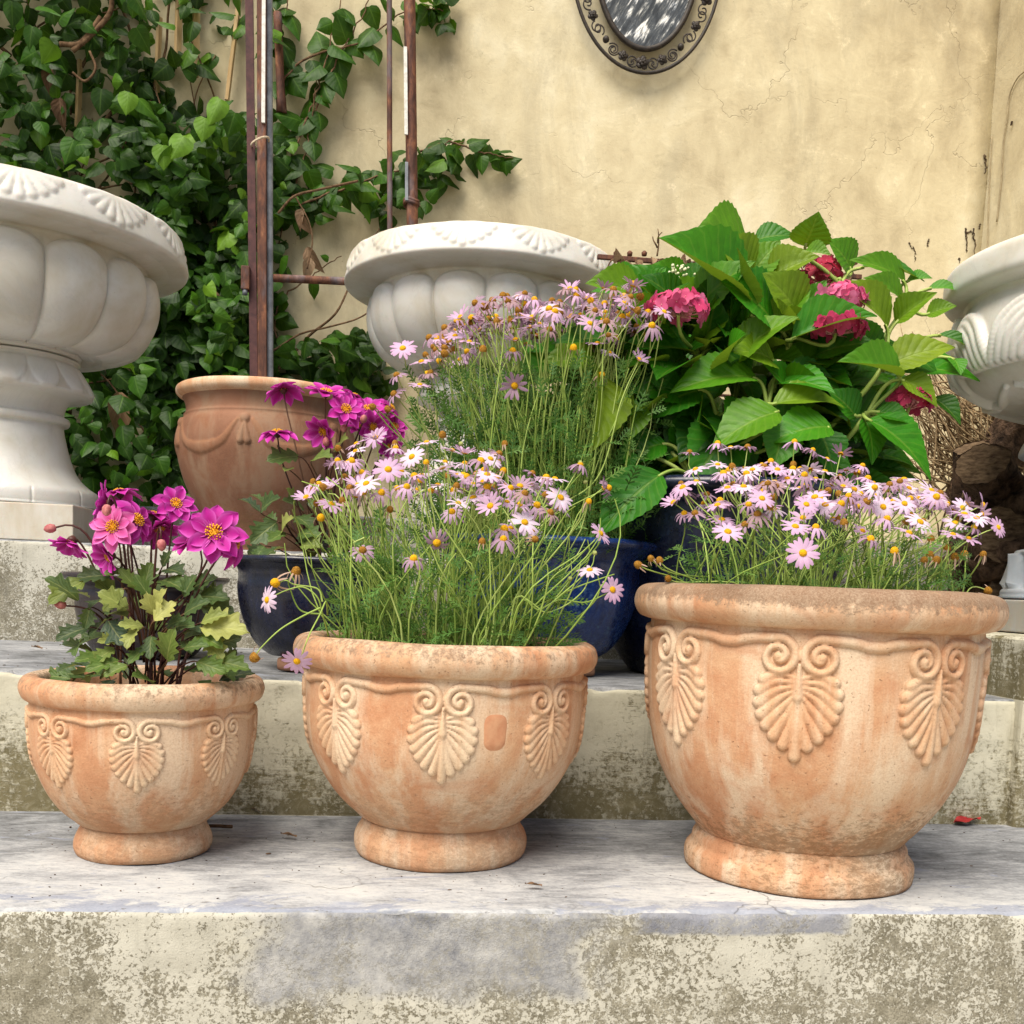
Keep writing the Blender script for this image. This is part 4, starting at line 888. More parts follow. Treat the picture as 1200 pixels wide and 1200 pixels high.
post_part('white_strip', 310, -200, 308.5, 144, YP-0.014, 0.0055, 0.003, WHITEP)
post_part('rod', 455.5, -330, 457, 330, YP+0.09, 0.0085, 0.0085, RUST, round_=True)
post_part('pipe', 476, -330, 484, 330, YP+0.10, 0.0185, 0.0185, RUST, round_=True)
post_part('white_strip', 475, 55, 476, 158, YP+0.078, 0.0055, 0.003, WHITEP)
post_part('white_strip', 476.5, 190, 476.5, 235, YP+0.078, 0.005, 0.003, GREYPIPE)
cb = post_part('crossbar', 300, 324, 470, 333, YP+0.03, 0.004, 0.012, RUST)
a = at(302, 325, YP+0.03)-org; b = at(500, 334, YP+0.03)-org
me_v, me_f = tube_geo(np.array([a+(b-a)*t for t in np.linspace(0, 1, 12)]), 0.0125, 8); bpy.data.objects.remove(cb)
obj('crossbar', me_v, me_f, RUST, tre)
k_ = at(482, 238, YP+0.10)-org; P = np.array([k_+np.array([0.021*math.cos(a), 0.021*math.sin(a), 0.004*math.sin(2*a)+0.007*(a/6.28-1)]) for a in np.linspace(0, 12.6, 50)]); V, F = tube_geo(P, 0.006, 6); obj('wire_binding', V, F, RUST, tre)
k_ = at(305, 168, YP)-org; P = np.array([k_+np.array([0.026*math.cos(a), 0.026*math.sin(a)-0.002, 0.012*math.cos(a)+0.002*(a/6.28)]) for a in np.linspace(0, 12.6, 50)]); V, F = tube_geo(P, 0.0026, 5); obj('twine', V, F, TWINE, tre)
k_ = at(288, 325, YP)-org; V, F = box_geo(k_[0]-0.012, k_[0]+0.014, k_[1]-0.02, k_[1]+0.02, k_[2]-0.04, k_[2]+0.03, 0.004); obj('bracket', V, F, RUST, tre)
V, F = tube_geo([k_+np.array([0, -0.01, -0.04]), k_+np.array([0, -0.01, -0.055])], 0.008, 8); obj('bolt', V, F, GREYPIPE, tre)
a = at(325, 15, WALLY-0.08)-org; b = at(330, 132, WALLY-0.08)-org
V, F = tube_geo(np.array([a+(b-a)*t for t in np.linspace(0, 1, 10)]), [0.014]*8+[0.017, 0.018], 10); obj('stub_pipe', V, F, RUST, tre)

YL = 2.78
lo = at(740, 640, YL)
lat = thing('iron_lattice', (float(lo[0]), YL, 0.46), 'rusty iron lattice railing standing between the middle urn and the hydrangea', 'railing')
lorg = np.array([lo[0], YL, 0.46])
ax, bx = at(700, 300, YL)-lorg, at(1010, 313, YL)-lorg
V, F = box_geo(ax[0], bx[0], -0.006, 0.006, ax[2]-0.008, ax[2]+0.004, 0.002); obj('top_rail', V, F, RUST, lat, smooth=False)
zb = 0.0
for k in range(11):
    x = ax[0]+0.06+k*(0.0585)
    V, F = tube_geo([(x, 0, zb), (x, 0, ax[2]-0.006)], 0.0042, 6); obj('upright', V, F, RUST, lat)
for y in (426, 456, 545, 600):
    z = (at(740, y, YL)-lorg)[2]; V, F = tube_geo([(ax[0]+0.03, 0.008, z), (bx[0], 0.008, z)], 0.0038, 6); obj('crossbar', V, F, RUST, lat)
for x in (722, 738, 755): 
    p = at(x, 298, YL)-lorg; V, F = tube_geo([p+np.array([0, 0, -0.004]), p+np.array([0, 0, 0.004]), p+np.array([0, 0, 0.009])], [0.007, 0.008, 0.003], 8); obj('knob', V, F, RUST, lat)
# withered creeper hanging on the lattice
dc = thing('dry_creeper', (float(lo[0]), YL, 0.46), 'withered brown creeper hanging on the rusty lattice railing', 'dry plant')
B_, A_, N_, S_, T_ = [], [], [], [], []
for k in range(330):
    if k < 150: x, y = rng.uniform(725, 1000), 303+abs(rng.normal(0, 13))
    elif k < 260: x, y = rng.uniform(742, 775), rng.uniform(460, 560)
    else: x, y = rng.uniform(720, 960), rng.uniform(430, 520)
    p = at(x, y, YL-0.012-rng.random()*0.03)-lorg
    B_.append(p); A_.append(rng.normal(0, 0.6, 3)+np.array([0, 0, -0.6])); N_.append(rng.normal(0, 0.6, 3)+np.array([0, -0.7, 0])); S_.append(rng.uniform(0.018, 0.042)); T_.append(rng.beta(1.6, 1.6))
scatter('dry_leaves', leaf_template(5, [0.08, 0.3, 0.42, 0.36, 0.2, 0.0], 0.8, 0.6, 2), B_, A_, N_, S_, T_, DRYL, dc)
tw = MB()
for x0, y0, x1, y1 in ((770, 300, 771, 268), (771, 285, 776, 272), (770, 290, 765, 277), (730, 315, 800, 308), (800, 306, 860, 325), (745, 470, 770, 560), (758, 455, 750, 560), (722, 305, 708, 322)):
    a, b = at(x0, y0, YL-0.01)-lorg, at(x1, y1, YL-0.02)-lorg
    P = bez(a, a+(b-a)*0.3+rng.normal(0, 0.008, 3), a+(b-a)*0.7+rng.normal(0, 0.008, 3), b, 9); V, F = tube_geo(P, np.linspace(0.0026, 0.0012, 9), 5); obj('twig', V, F, VINEW, dc)

# ------------------------------------------------------------------ oval mirror
mc = at(757, -42, WALLY-0.02)
mir = thing('oval_mirror', tuple(mc), 'oval wall mirror in a black wrought-iron frame of scrolls and flowers', 'mirror')
sx = 3.62/1200.0; RX, RZ, rx, rz = 87*sx, 122*sx, 56*sx, 94*sx
def ell(a, b, y, n=96): return np.array([(a*math.cos(t), y, b*math.sin(t)) for t in np.linspace(0, 2*math.pi, n)])
V, F = tube_geo(ell(RX, RZ, -0.02), 0.0062, 8, cap=False); obj('outer_ring', V, F, BLACKIRON, mir)
V, F = tube_geo(ell(rx+0.008, rz+0.008, -0.024), 0.0095, 8, cap=False); obj('inner_ring', V, F, BLACKIRON, mir)
V = [(0, -0.016, 0)]+[(p[0], -0.016, p[2]) for p in ell(rx+0.006, rz+0.006, 0)[:-1]]+[(p[0], -0.004, p[2]) for p in ell(rx+0.006, rz+0.006, 0)[:-1]]+[(0, -0.004, 0)]
n_ = 95; F = [(0, 1+(j+1) % n_, 1+j) for j in range(n_)]+[(1+j, 1+(j+1) % n_, 1+n_+(j+1) % n_, 1+n_+j) for j in range(n_)]+[(2*n_+1, 1+n_+j, 1+n_+(j+1) % n_) for j in range(n_)]
obj('glass', V, F, MIRR, mir, smooth=False)
def rosette():
    m = MB()
    for ring, (r, w_, z) in enumerate(((0.019, 0.016, 0.0), (0.010, 0.011, -0.007))):
        for k in range(5):
            a = 2*math.pi*k/5+ring*0.6; c = np.array([math.cos(a)*r, z, math.sin(a)*r]); V = []; F = []
            for i in range(5):
                for j in range(8):
                    ph = math.pi*(i/4.0); V.append(c+np.array([math.sin(ph)*math.cos(j*math.pi/4)*w_, -math.cos(ph)*0.006, math.sin(ph)*math.sin(j*math.pi/4)*w_]))
            for i in range(4):
                for j in range(8): F.append((i*8+j, i*8+(j+1) % 8, (i+1)*8+(j+1) % 8, (i+1)*8+j))
            m.add(V, F)
    V, F = tube_geo([(0, -0.004, 0), (0, -0.014, 0), (0, -0.018, 0)], [0.008, 0.007, 0.002], 8); m.add(V, F)
    return m
ros = rosette().build('iron_flower', BLACKIRON, mir)
def ball_geo(c, r, n=10, mth=6):
    V = []; F = []
    for i in range(mth+1):
        ph = math.pi*i/mth
        for j in range(n): V.append((c[0]+r*math.sin(ph)*math.cos(2*math.pi*j/n), c[1]+r*math.sin(ph)*math.sin(2*math.pi*j/n), c[2]+r*math.cos(ph)))
    for i in range(mth):
        for j in range(n): F.append((i*n+j, (i+1)*n+j, (i+1)*n+(j+1) % n, i*n+(j+1) % n))
    return V, F
first = True
for k in range(20):
    a = -math.pi/2+2*math.pi*k/20; mx, mz = (RX+rx+0.02)/2, (RZ+rz+0.02)/2
    c = np.array([mx*math.cos(a), -0.022, mz*math.sin(a)]); tg = norm(np.array([-mx*math.sin(a), 0, mz*math.cos(a)])); nr = np.array([tg[2], 0, -tg[0]])
    if k % 4 in (0, 1, 3):
        if k % 2 == 0 or True:
            o = ros if first else inst(ros, mir, Matrix.Identity(4)); first = False
            o.location = c; o.rotation_euler = (0, a*1.7, 0); o.scale = (0.72 if k % 4 == 0 else 0.55,)*3
    else:
        V, F = ball_geo(c, 0.012); obj('iron_ball', V, F, BLACKIRON, mir)
    for sg in (-1, 1):
        P = []
        for u in np.linspace(0, 1, 26):
            r = 0.021*(1-u*0.75); an = u*7.2
            P.append(c+tg*sg*(0.040-r*math.cos(an)*1.0)+nr*(r*math.sin(an))*(1 if k % 2 else -1))
        V, F = tube_geo(np.array(P), 0.0026, 5); obj('scroll', V, F, BLACKIRON, mir)
# ------------------------------------------------------------------ right background: logs and dry twigs
CUTW = m_plain('weathered_cut_wood', (0.07, 0.045, 0.028), (0.24, 0.165, 0.10), 45, 0.9, 0.1, 0.6, 0.006, stretch=(1, 1, 3))
LOGS = [(1184, 520, 2.40, 0.062, 0.34, (0.25, -0.35, 0.9), 'gnarled brown log standing highest in the heap beside the right urn'), (1170, 575, 2.32, 0.055, 0.26, (-0.55, -0.6, 0.5), 'gnarled log leaning left in the middle of the heap by the right urn'),
        (1212, 590, 2.26, 0.075, 0.24, (0.2, -0.95, 0.15), 'thick log with its cut end facing out, behind the right urn'), (1160, 640, 2.30, 0.060, 0.26, (-0.25, -0.95, 0.1), 'log with cut end just above the rim line of the largest pot, far right'),
        (1195, 655, 2.20, 0.050, 0.22, (0.5, -0.85, -0.05), 'small log low in the heap just above the right urn foot'), (1135, 600, 2.42, 0.045, 0.32, (-0.35, -0.3, 0.9), 'thin gnarled log at the left of the heap behind the daisies'), (1150, 690, 2.34, 0.065, 0.24, (0.1, -1, 0.05), 'lowest log of the heap, behind the rim of the largest pot'), (1205, 715, 2.28, 0.07, 0.24, (-0.1, -1, 0.05), 'bottom log of the heap beside the plinth of the right urn')]
for k, (x, y, Y, r, L, ax_, lab) in enumerate(LOGS):
    c = at(x, y, Y); nth, nl = 48, 30; V = []
    t = thing('gnarled_log', tuple(c), lab, 'log', 'gnarled logs behind the right urn'); q4 = Vector(ax_).to_track_quat('Z', 'Y')
    rad = lambda a, u: r*(1+0.26*mnoise.noise(Vector((math.cos(a)*1.2+k*7, math.sin(a)*1.2, u*2.5)))+0.10*mnoise.noise(Vector((math.cos(a)*4+k, math.sin(a)*4, u*5)))+0.07*abs(mnoise.noise(Vector((math.cos(a)*9, math.sin(a)*9+k, u*3)))))
    for i in range(nl):
        u = i/(nl-1); bend = Vector((0.02*math.sin(u*3+k), 0.02*math.cos(u*2+k), 0))
        for j in range(nth):
            a = 2*math.pi*j/nth; rr = rad(a, u); V.append(tuple(q4 @ (Vector((rr*math.cos(a), rr*math.sin(a), (u-0.5)*L))+bend)))
    F = [(i*nth+j, i*nth+(j+1) % nth, (i+1)*nth+(j+1) % nth, (i+1)*nth+j) for i in range(nl-1) for j in range(nth)]
    obj('bark', V, F, BARK, t)
    bend = Vector((0.02*math.sin(3+k), 0.02*math.cos(2+k), 0)); V = []; F = []
    for ring in range(7):
        f = ring/6*0.985
        for j in range(nth):
            a = 2*math.pi*j/nth; V.append(tuple(q4 @ (Vector((rad(a, 1)*f*math.cos(a), rad(a, 1)*f*math.sin(a), L*0.5-0.002+0.0022*math.sin(ring*2.6)+0.003*mnoise.noise(Vector((f*3*math.cos(a), f*3*math.sin(a), k)))))+bend)))
    F = [(i*nth+j, (i+1)*nth+j, (i+1)*nth+(j+1) % nth, i*nth+(j+1) % nth) for i in range(6) for j in range(nth)]
    obj('cut_end', V, F, CUTW, t)
tb = thing('twig_bundle', tuple(at(1150, 560, 2.5)), 'untidy bundle of dry straw-coloured twigs below the right urn bowl', 'twigs')
tb0 = np.array(tb.location); tw = MB()
r2 = np.random.default_rng(11)
for k in range(300):
    x, y = r2.uniform(1075, 1210), r2.uniform(445, 570)
    c = at(x, y, 2.42+r2.random()*0.2)-tb0; ang = r2.normal(2.35, 0.55); L = r2.uniform(0.05, 0.17)
    d = np.array([math.cos(ang), r2.normal(0, 0.3), math.sin(ang)])*L
    P = bez(c-d, c-d*0.3+r2.normal(0, 0.015, 3), c+d*0.3+r2.normal(0, 0.015, 3), c+d, 7); V, F = tube_geo(P, np.linspace(0.0028, 0.0010, 7)*r2.uniform(0.6, 1.4), 4); tw.add(V, F, r2.random())
tag(tw.build('twigs', TWIG, tb), kind='stuff')

# ------------------------------------------------------------------ daisies
def petal_ring(n, L, w_, r0, lift, droop, jit, seed, curl=0.0, skip=0.0, nt=4):
    """ring of narrow ray petals round +Z"""
    r = random.Random(seed); V = []; F = []; UV = []
    for k in range(n):
        if r.random() < skip: continue
        a = 2*math.pi*(k+r.uniform(-.25, .25))/n; l = L*r.uniform(1-jit, 1+jit*0.5); lf = lift+r.uniform(-.12, .12); dr = droop+r.uniform(-.12, .12); tw = r.uniform(-.3, .3)
        ca, sa = math.cos(a), math.sin(a); b = len(V)
        for i in range(nt+1):
            t = i/nt; ww = w_*(0.45+0.62*math.sin(math.pi*min(1, t*0.72+0.12)))*(1.0 if i < nt else 0.62)
            rad = r0+l*t*(1-0.25*curl*t*t); z = l*(lf*t-dr*t*t-curl*t**3*0.8)
            for s in (-1, 0, 1):
                x = rad; y = s*ww*0.5; zz = z-abs(s)*w_*0.10+s*tw*ww*0.3*t
                V.append((x*ca-y*sa, x*sa+y*ca, zz)); UV.append((s*0.9, t))
        for i in range(nt):
            for j in range(2): F.append((b+i*3+j, b+(i+1)*3+j, b+(i+1)*3+j+1, b+i*3+j+1))
    return V, F, UV
def dome(r, h, n=12, m=4, z0=0.0):
    V = [(0, 0, z0+h)]; F = []
    for i in range(1, m+1):
        ph = math.pi/2*i/m*1.25
        for j in range(n): V.append((r*math.sin(min(ph, 1.75)), 0, 0)); V[-1] = (r*math.sin(ph)*math.cos(2*math.pi*j/n), r*math.sin(ph)*math.sin(2*math.pi*j/n), z0+h*math.cos(ph))
    for j in range(n): F.append((0, 1+j, 1+(j+1) % n))
    for i in range(m-1):
        for j in range(n): F.append((1+i*n+j, 1+(i+1)*n+j, 1+(i+1)*n+(j+1) % n, 1+i*n+(j+1) % n))
    return V, F
RAW = {}; PRAW = []
def proto_flower(name, V, F, UV, mat, dV, dF, dmat, dname='flower_disc'):
    """a flower mesh and its disc mesh, kept only as mesh data"""
    o = obj(name, V, F, mat, uv=UV); d = obj(dname, dV, dF, dmat); me, dm = o.data, d.data
    bpy.data.objects.remove(o); bpy.data.objects.remove(d); RAW[name, id(me)] = None; PRAW.append((me, V, F, UV, mat, dV, dF, dmat)); return (name, me, dname, dm)
def place_flower(pr, parent, M4):
    nm, me, dn, dm = pr
    o = bpy.data.objects.new(nm, me); COL.objects.link(o); o.parent = parent; o.matrix_basis = M4
    if dm is not None:
        d = bpy.data.objects.new(dn, dm); COL.objects.link(d); d.parent = o
    return o
DV, DF = dome(0.0044, 0.0030); DVb, DFb = dome(0.0049, 0.0050)
FRESH = [proto_flower('flower', *petal_ring(13+s % 3, 0.0142, 0.0047, 0.0042, 0.18, 0.22+0.1*(s % 2), 0.12, s, skip=0.04), (PET_A, PET_B, PET_A, PET_A)[s % 4], DV, DF, DISC) for s in range(6)]
REFLEX = [proto_flower('flower', *petal_ring(12, 0.0135, 0.0040, 0.0042, -0.05, 0.55+0.25*(s % 2), 0.15, 20+s, skip=0.08), (PET_A, PET_C, PET_B)[s % 3], DVb, DFb, DISC) for s in range(4)]
CUPPED = [proto_flower('flower', *petal_ring(12, 0.0135, 0.0040, 0.004, 0.75, 0.25, 0.15, 40+s, skip=0.10), (PET_A, PET_C)[s % 2], DV, DF, DISC) for s in range(2)]
FADED = [proto_flower('flower', *petal_ring(12, 0.0128, 0.0034, 0.0042, 0.10, 0.5, 0.3, 60+s, skip=0.15, curl=0.4*(s % 2)), PET_C, DVb, DFb, (SPENT, DISC)[s % 2]) for s in range(4)]
PALE = [proto_flower('flower', *petal_ring(13+s % 3, 0.0140, 0.0044, 0.0042, 0.15, 0.25+0.15*(s % 2), 0.15, 100+s, skip=0.06), PET_B, DV, DF, DISC) for s in range(4)]
DUSTY = [proto_flower('flower', *petal_ring(11+s, 0.0130, 0.0036, 0.0042, 0.2-0.15*s, 0.4, 0.3, 120+s, skip=0.2, curl=0.3), PET_E, DVb, DFb, SPENT) for s in range(3)]
WITHER = [proto_flower('seed_head', *petal_ring(9, 0.0095, 0.0026, 0.0045, -0.2, 1.0, 0.4, 80+s, curl=0.7, skip=0.35), PET_D, *dome(0.0062, 0.0072), (DISC, SPENT)[s % 2]) for s in range(2)]
SEEDH = [proto_flower('seed_head', *petal_ring(7, 0.006, 0.0022, 0.0045, -0.5, 1.0, 0.4, 90+s, curl=0.5, skip=0.5), PET_D, *dome(0.0066, 0.0078), SPENT) for s in range(2)]
def face(P, nrm, roll, s=1.0):
    q = Vector(nrm).to_track_quat('Z', 'Y') @ Quaternion((0, 0, 1), roll)
    return Matrix.Translation(Vector(P)) @ q.to_matrix().to_4x4() @ Matrix.Scale(s, 4)
def merged_flowers(items, parent):
    """the many further flower heads of one plant as a single part: items (proto, matrix)"""
    V = []; F = []; UV = []; mats = []; mi = []
    for pr, M4 in items:
        raw = next(q for q in PRAW if q[0] == pr[1]); A = np.array(M4)
        for v, f, u, m in ((raw[1], raw[2], raw[3], raw[4]), (raw[5], raw[6], None, raw[7])):
            k = sum(len(x) for x in V); v = np.array(v); V.append(v @ A[:3, :3].T+A[:3, 3]); F += [tuple(i+k for i in q) for q in f]
            UV.append(np.array(u) if u is not None else np.zeros((len(v), 2)))
            if m not in mats: mats.append(m)
            mi += [mats.index(m)]*len(f)
    o = obj('flowers', np.concatenate(V), F, None, parent, uv=np.concatenate(UV), mats=mats, midx=mi); tag(o, kind='stuff'); return o
FEATHER = None
def feather_leaf():
    """finely cut leaf: midrib with paired narrow lobes"""
    V = []; F = []; UV = []
    def blade(p, d, L, w_):
        d = norm(d); n_ = np.array([-d[1], d[0], 0]); b = len(V)
        for q, ww in ((0, 0.5), (0.55, 1.0), (1, 0.12)):
            c = np.asarray(p)+d*L*q+np.array([0, 0, -0.10*L*q*q])
            V.append(c+n_*w_*ww); V.append(c-n_*w_*ww); UV.append((-1, q)); UV.append((1, q))
        F.append((b, b+1, b+3, b+2)); F.append((b+2, b+3, b+5, b+4))
    for i in range(4): blade((0, i*0.25, -0.25*(i*0.25)**2), (0, 1, -0.12*i), 0.27, 0.028)
    for t, L in ((0.28, 0.22), (0.45, 0.28), (0.62, 0.27), (0.78, 0.2)):
        for sg in (-1, 1):
            blade((0, t, -0.25*t*t), (sg*0.75, 0.75, 0.0), L, 0.030); blade((sg*0.09, t+0.09, -0.25*t*t), (sg*1.0, 0.25, 0), L*0.45, 0.022)
    return np.array(V), np.array(F, dtype=np.int32), np.array(UV)
FEATHER = feather_leaf()
def stem_path(b, h, nrm, r, bow=0.03, n=9):
    b, h = np.asarray(b, float), np.asarray(h, float); L = np.linalg.norm(h-b)
    out = norm([h[0]-b[0], h[1]-b[1], 0.0001])
    return bez(b, b+np.array([0, 0, L*0.42])+r.normal(0, bow, 3)*L*2, h-norm(nrm)*L*0.26+r.normal(0, bow, 3)*L*1.2, h, n)
def daisy(loc, label, seed, heads, rbase, zb, leaf_n, leaf_fn, extra_stems, stem_r=0.00095, fs=0.98):
    """heads: list of (pos, normal, kind)"""
    r = np.random.default_rng(seed); o = np.array(loc, float)
    t = thing('daisy_plant', tuple(loc), label, 'daisies', 'lilac daisies growing in the pots')
    st = MB()
    POOL = {'F': FRESH, 'R': REFLEX, 'C': CUPPED, 'D': FADED, 'W': WITHER, 'S': SEEDH, 'P': PALE, 'U': DUSTY}
    cnt = {}; more = []
    heads = sorted(heads, key=lambda h: h[0][1])          # nearest first
    for i, (p, nn, k) in enumerate(heads):
        p = np.asarray(p, float)-o; nn = norm(nn); pool = POOL[k]
        s = r.uniform(0.9, 1.15)*fs*(0.78 if k in 'SW' else 1)
        pr = pool[int(r.integers(len(pool)))]; M4 = face(p, nn, r.uniform(0, 6.28), s); cnt[pr[0]] = cnt.get(pr[0], 0)+1
        if cnt[pr[0]] <= 92: place_flower(pr, t, M4)
        else: more.append((pr, M4))
        q = p*np.array([0.55, 0.55, 0]); q += np.append(r.normal(0, rbase*0.25, 2), 0); m = np.hypot(q[0], q[1])
        if m > rbase: q *= rbase/m
        q[2] = zb-o[2]
        P = stem_path(q, p-nn*0.0015, nn, r, 0.035); V, F = tube_geo(P, np.linspace(stem_r*1.25, stem_r*0.85, len(P)), 5, cap=False); st.add(V, F, np.clip(np.linspace(0.25, 0.75, len(P)).repeat(5)+r.normal(0, 0.12), 0, 1))
        for kk in range(int(r.integers(0, 3))):     # side leaf on the stem
            pass
    for P in extra_stems:
        P = np.asarray(P)-o; V, F = tube_geo(P, np.linspace(stem_r*1.4, stem_r*0.8, len(P)), 5, cap=False); st.add(V, F, np.clip(0.55+r.normal(0, 0.15), 0, 1))
    if more: merged_flowers(more, t)
    st.build('stems', DSTEM, t)
    B, A, N, S, T = leaf_fn(r, leaf_n)
    scatter('leaves', FEATHER, np.asarray(B)-o, A, N, S, T, DAISYL, t)
    return t
def mixkind(r, f):
    """f: string weighted"""
    return f[int(r.integers(len(f)))]

# largest pot ---------------------------------------------------------------
r = np.random.default_rng(21); hd = []
def upish(r, p, c, k=0.5, cam=0.35):
    return norm(np.array([(p[0]-c[0])*k*4, (p[1]-c[1])*k*4-cam, 0.85])+r.normal(0, 0.22, 3))
cb = np.array([BIG[0], BIG[1], 0.40])
cand = []
while len(cand) < 135:
    y = r.uniform(1.19, 1.60); x = r.uniform(0.385, 0.80)
    if ((x-0.592)/0.215)**2+((y-1.39)/0.215)**2 > 1: continue
    z = 0.486+(y-1.19)*0.26+r.normal(0, 0.015)-0.05*abs((x-0.59)/0.22)**3
    if any(np.hypot(x-c[0], y-c[1]) < 0.014 and abs(z-c[2]) < 0.012 for c in cand): continue
    cand.append((x, y, z))
for c in cand:
    k = mixkind(r, 'FFFFFPPRRRCDDUSS'); hd.append((c, upish(r, c, cb), k))
# flowers and spent heads that stand out in the photo
for x, y, Y, k, nz in ((1170, 618, 1.36, 'F', (0.4, -0.8, 0.4)), (1135, 631, 1.33, 'F', (0.1, -0.4, 0.9)), (1152, 592, 1.38, 'F', (0.7, -0.5, 0.2)), (1128, 595, 1.36, 'F', (0.1, -0.8, 0.4)), (941, 648, 1.17, 'F', (-0.2, -0.9, 0.3)), (853, 623, 1.18, 'F', (0, -0.6, 0.7)),
                       (932, 617, 1.2, 'F', (0, -0.5, 0.8)), (1060, 590, 1.25, 'F', (0, -0.8, 0.5)), (893, 584, 1.25, 'F', (0, -0.7, 0.6)), (1035, 594, 1.25, 'F', (0, -0.8, 0.4)), (945, 591, 1.22, 'F', (0, -0.7, 0.6)),
                       (1152, 650, 1.30, 'W', (0.2, -0.2, 1)), (1119, 653, 1.26, 'W', (-0.1, -0.3, 1)), (1130, 650, 1.32, 'S', (0, 0, 1)), (1091, 632, 1.27, 'S', (0, -0.2, 1)), (1083, 657, 1.22, 'S', (0.1, -0.2, 1)), (1097, 657, 1.22, 'S', (0.3, -0.2, 1)), (1090, 651, 1.24, 'S', (0, 0, 1)),
                       (1048, 646, 1.19, 'W', (0, -0.2, 1)), (989, 613, 1.21, 'S', (0, -0.1, 1)), (1157, 692, 1.33, 'S', (0.5, -0.6, -0.3)), (1110, 643, 1.34, 'S', (0, 0, 1)), (956, 618, 1.2, 'R', (0, -0.3, 1)), (1020, 632, 1.2, 'D', (0.3, -0.3, 1)),
                       (748, 662, 1.30, 'S', (-0.8, -0.3, 0.4)), (763, 655, 1.31, 'S', (-0.5, -0.3, 0.7)), (773, 657, 1.30, 'S', (-0.3, -0.2, 0.8)), (783, 678, 1.31, 'S', (-0.3, -0.4, 0.3)),
                       (808, 530, 1.55, 'D', (0, -0.1, 1)), (841, 520, 1.6, 'R', (0, 0.1, 1)), (931, 518, 1.58, 'R', (0.1, -0.1, 1)), (876, 524, 1.55, 'D', (0, 0, 1)), (800, 571, 1.36, 'F', (-0.5, -0.3, 0.7)), (815, 550, 1.45, 'F', (-0.4, -0.2, 0.8))):
    hd.append((at(x, y, Y), nz, k))
def leaves_big(r, n):
    B, A, N, S, T = [], [], [], [], []
    for i in range(n):
        a = r.uniform(0, 6.28); q = 0.195*math.sqrt(r.random()); p = np.array([BIG[0]+q*math.cos(a), BIG[1]+q*math.sin(a), 0.375+r.random()**2.0*0.10])
        B.append(p); A.append(np.array([math.cos(a), math.sin(a), 0.6])+r.normal(0, 0.7, 3)); N.append(np.array([0, -0.4, 0.8])+r.normal(0, 0.4, 3)); S.append(r.uniform(0.018, 0.038)); T.append(r.beta(2, 2.4))
    return B, A, N, S, T
ex = []
for i in range(95):
    a = r.uniform(0, 6.28); q = 0.165*math.sqrt(r.random()); b = np.array([BIG[0]+q*math.cos(a), BIG[1]+q*math.sin(a), 0.37]); h = b+np.array([math.cos(a)*0.01, math.sin(a)*0.01, r.uniform(0.05, 0.10)])+np.append(r.normal(0, 0.012, 2), 0)
    ex.append(stem_path(b, h, (0, 0, 1), r, 0.05, 7))
daisy((BIG[0], BIG[1], 0.37), 'lilac daisies with yellow centres filling the largest terracotta pot on the right', 31, hd, 0.185, 0.368, 620, leaves_big, ex)

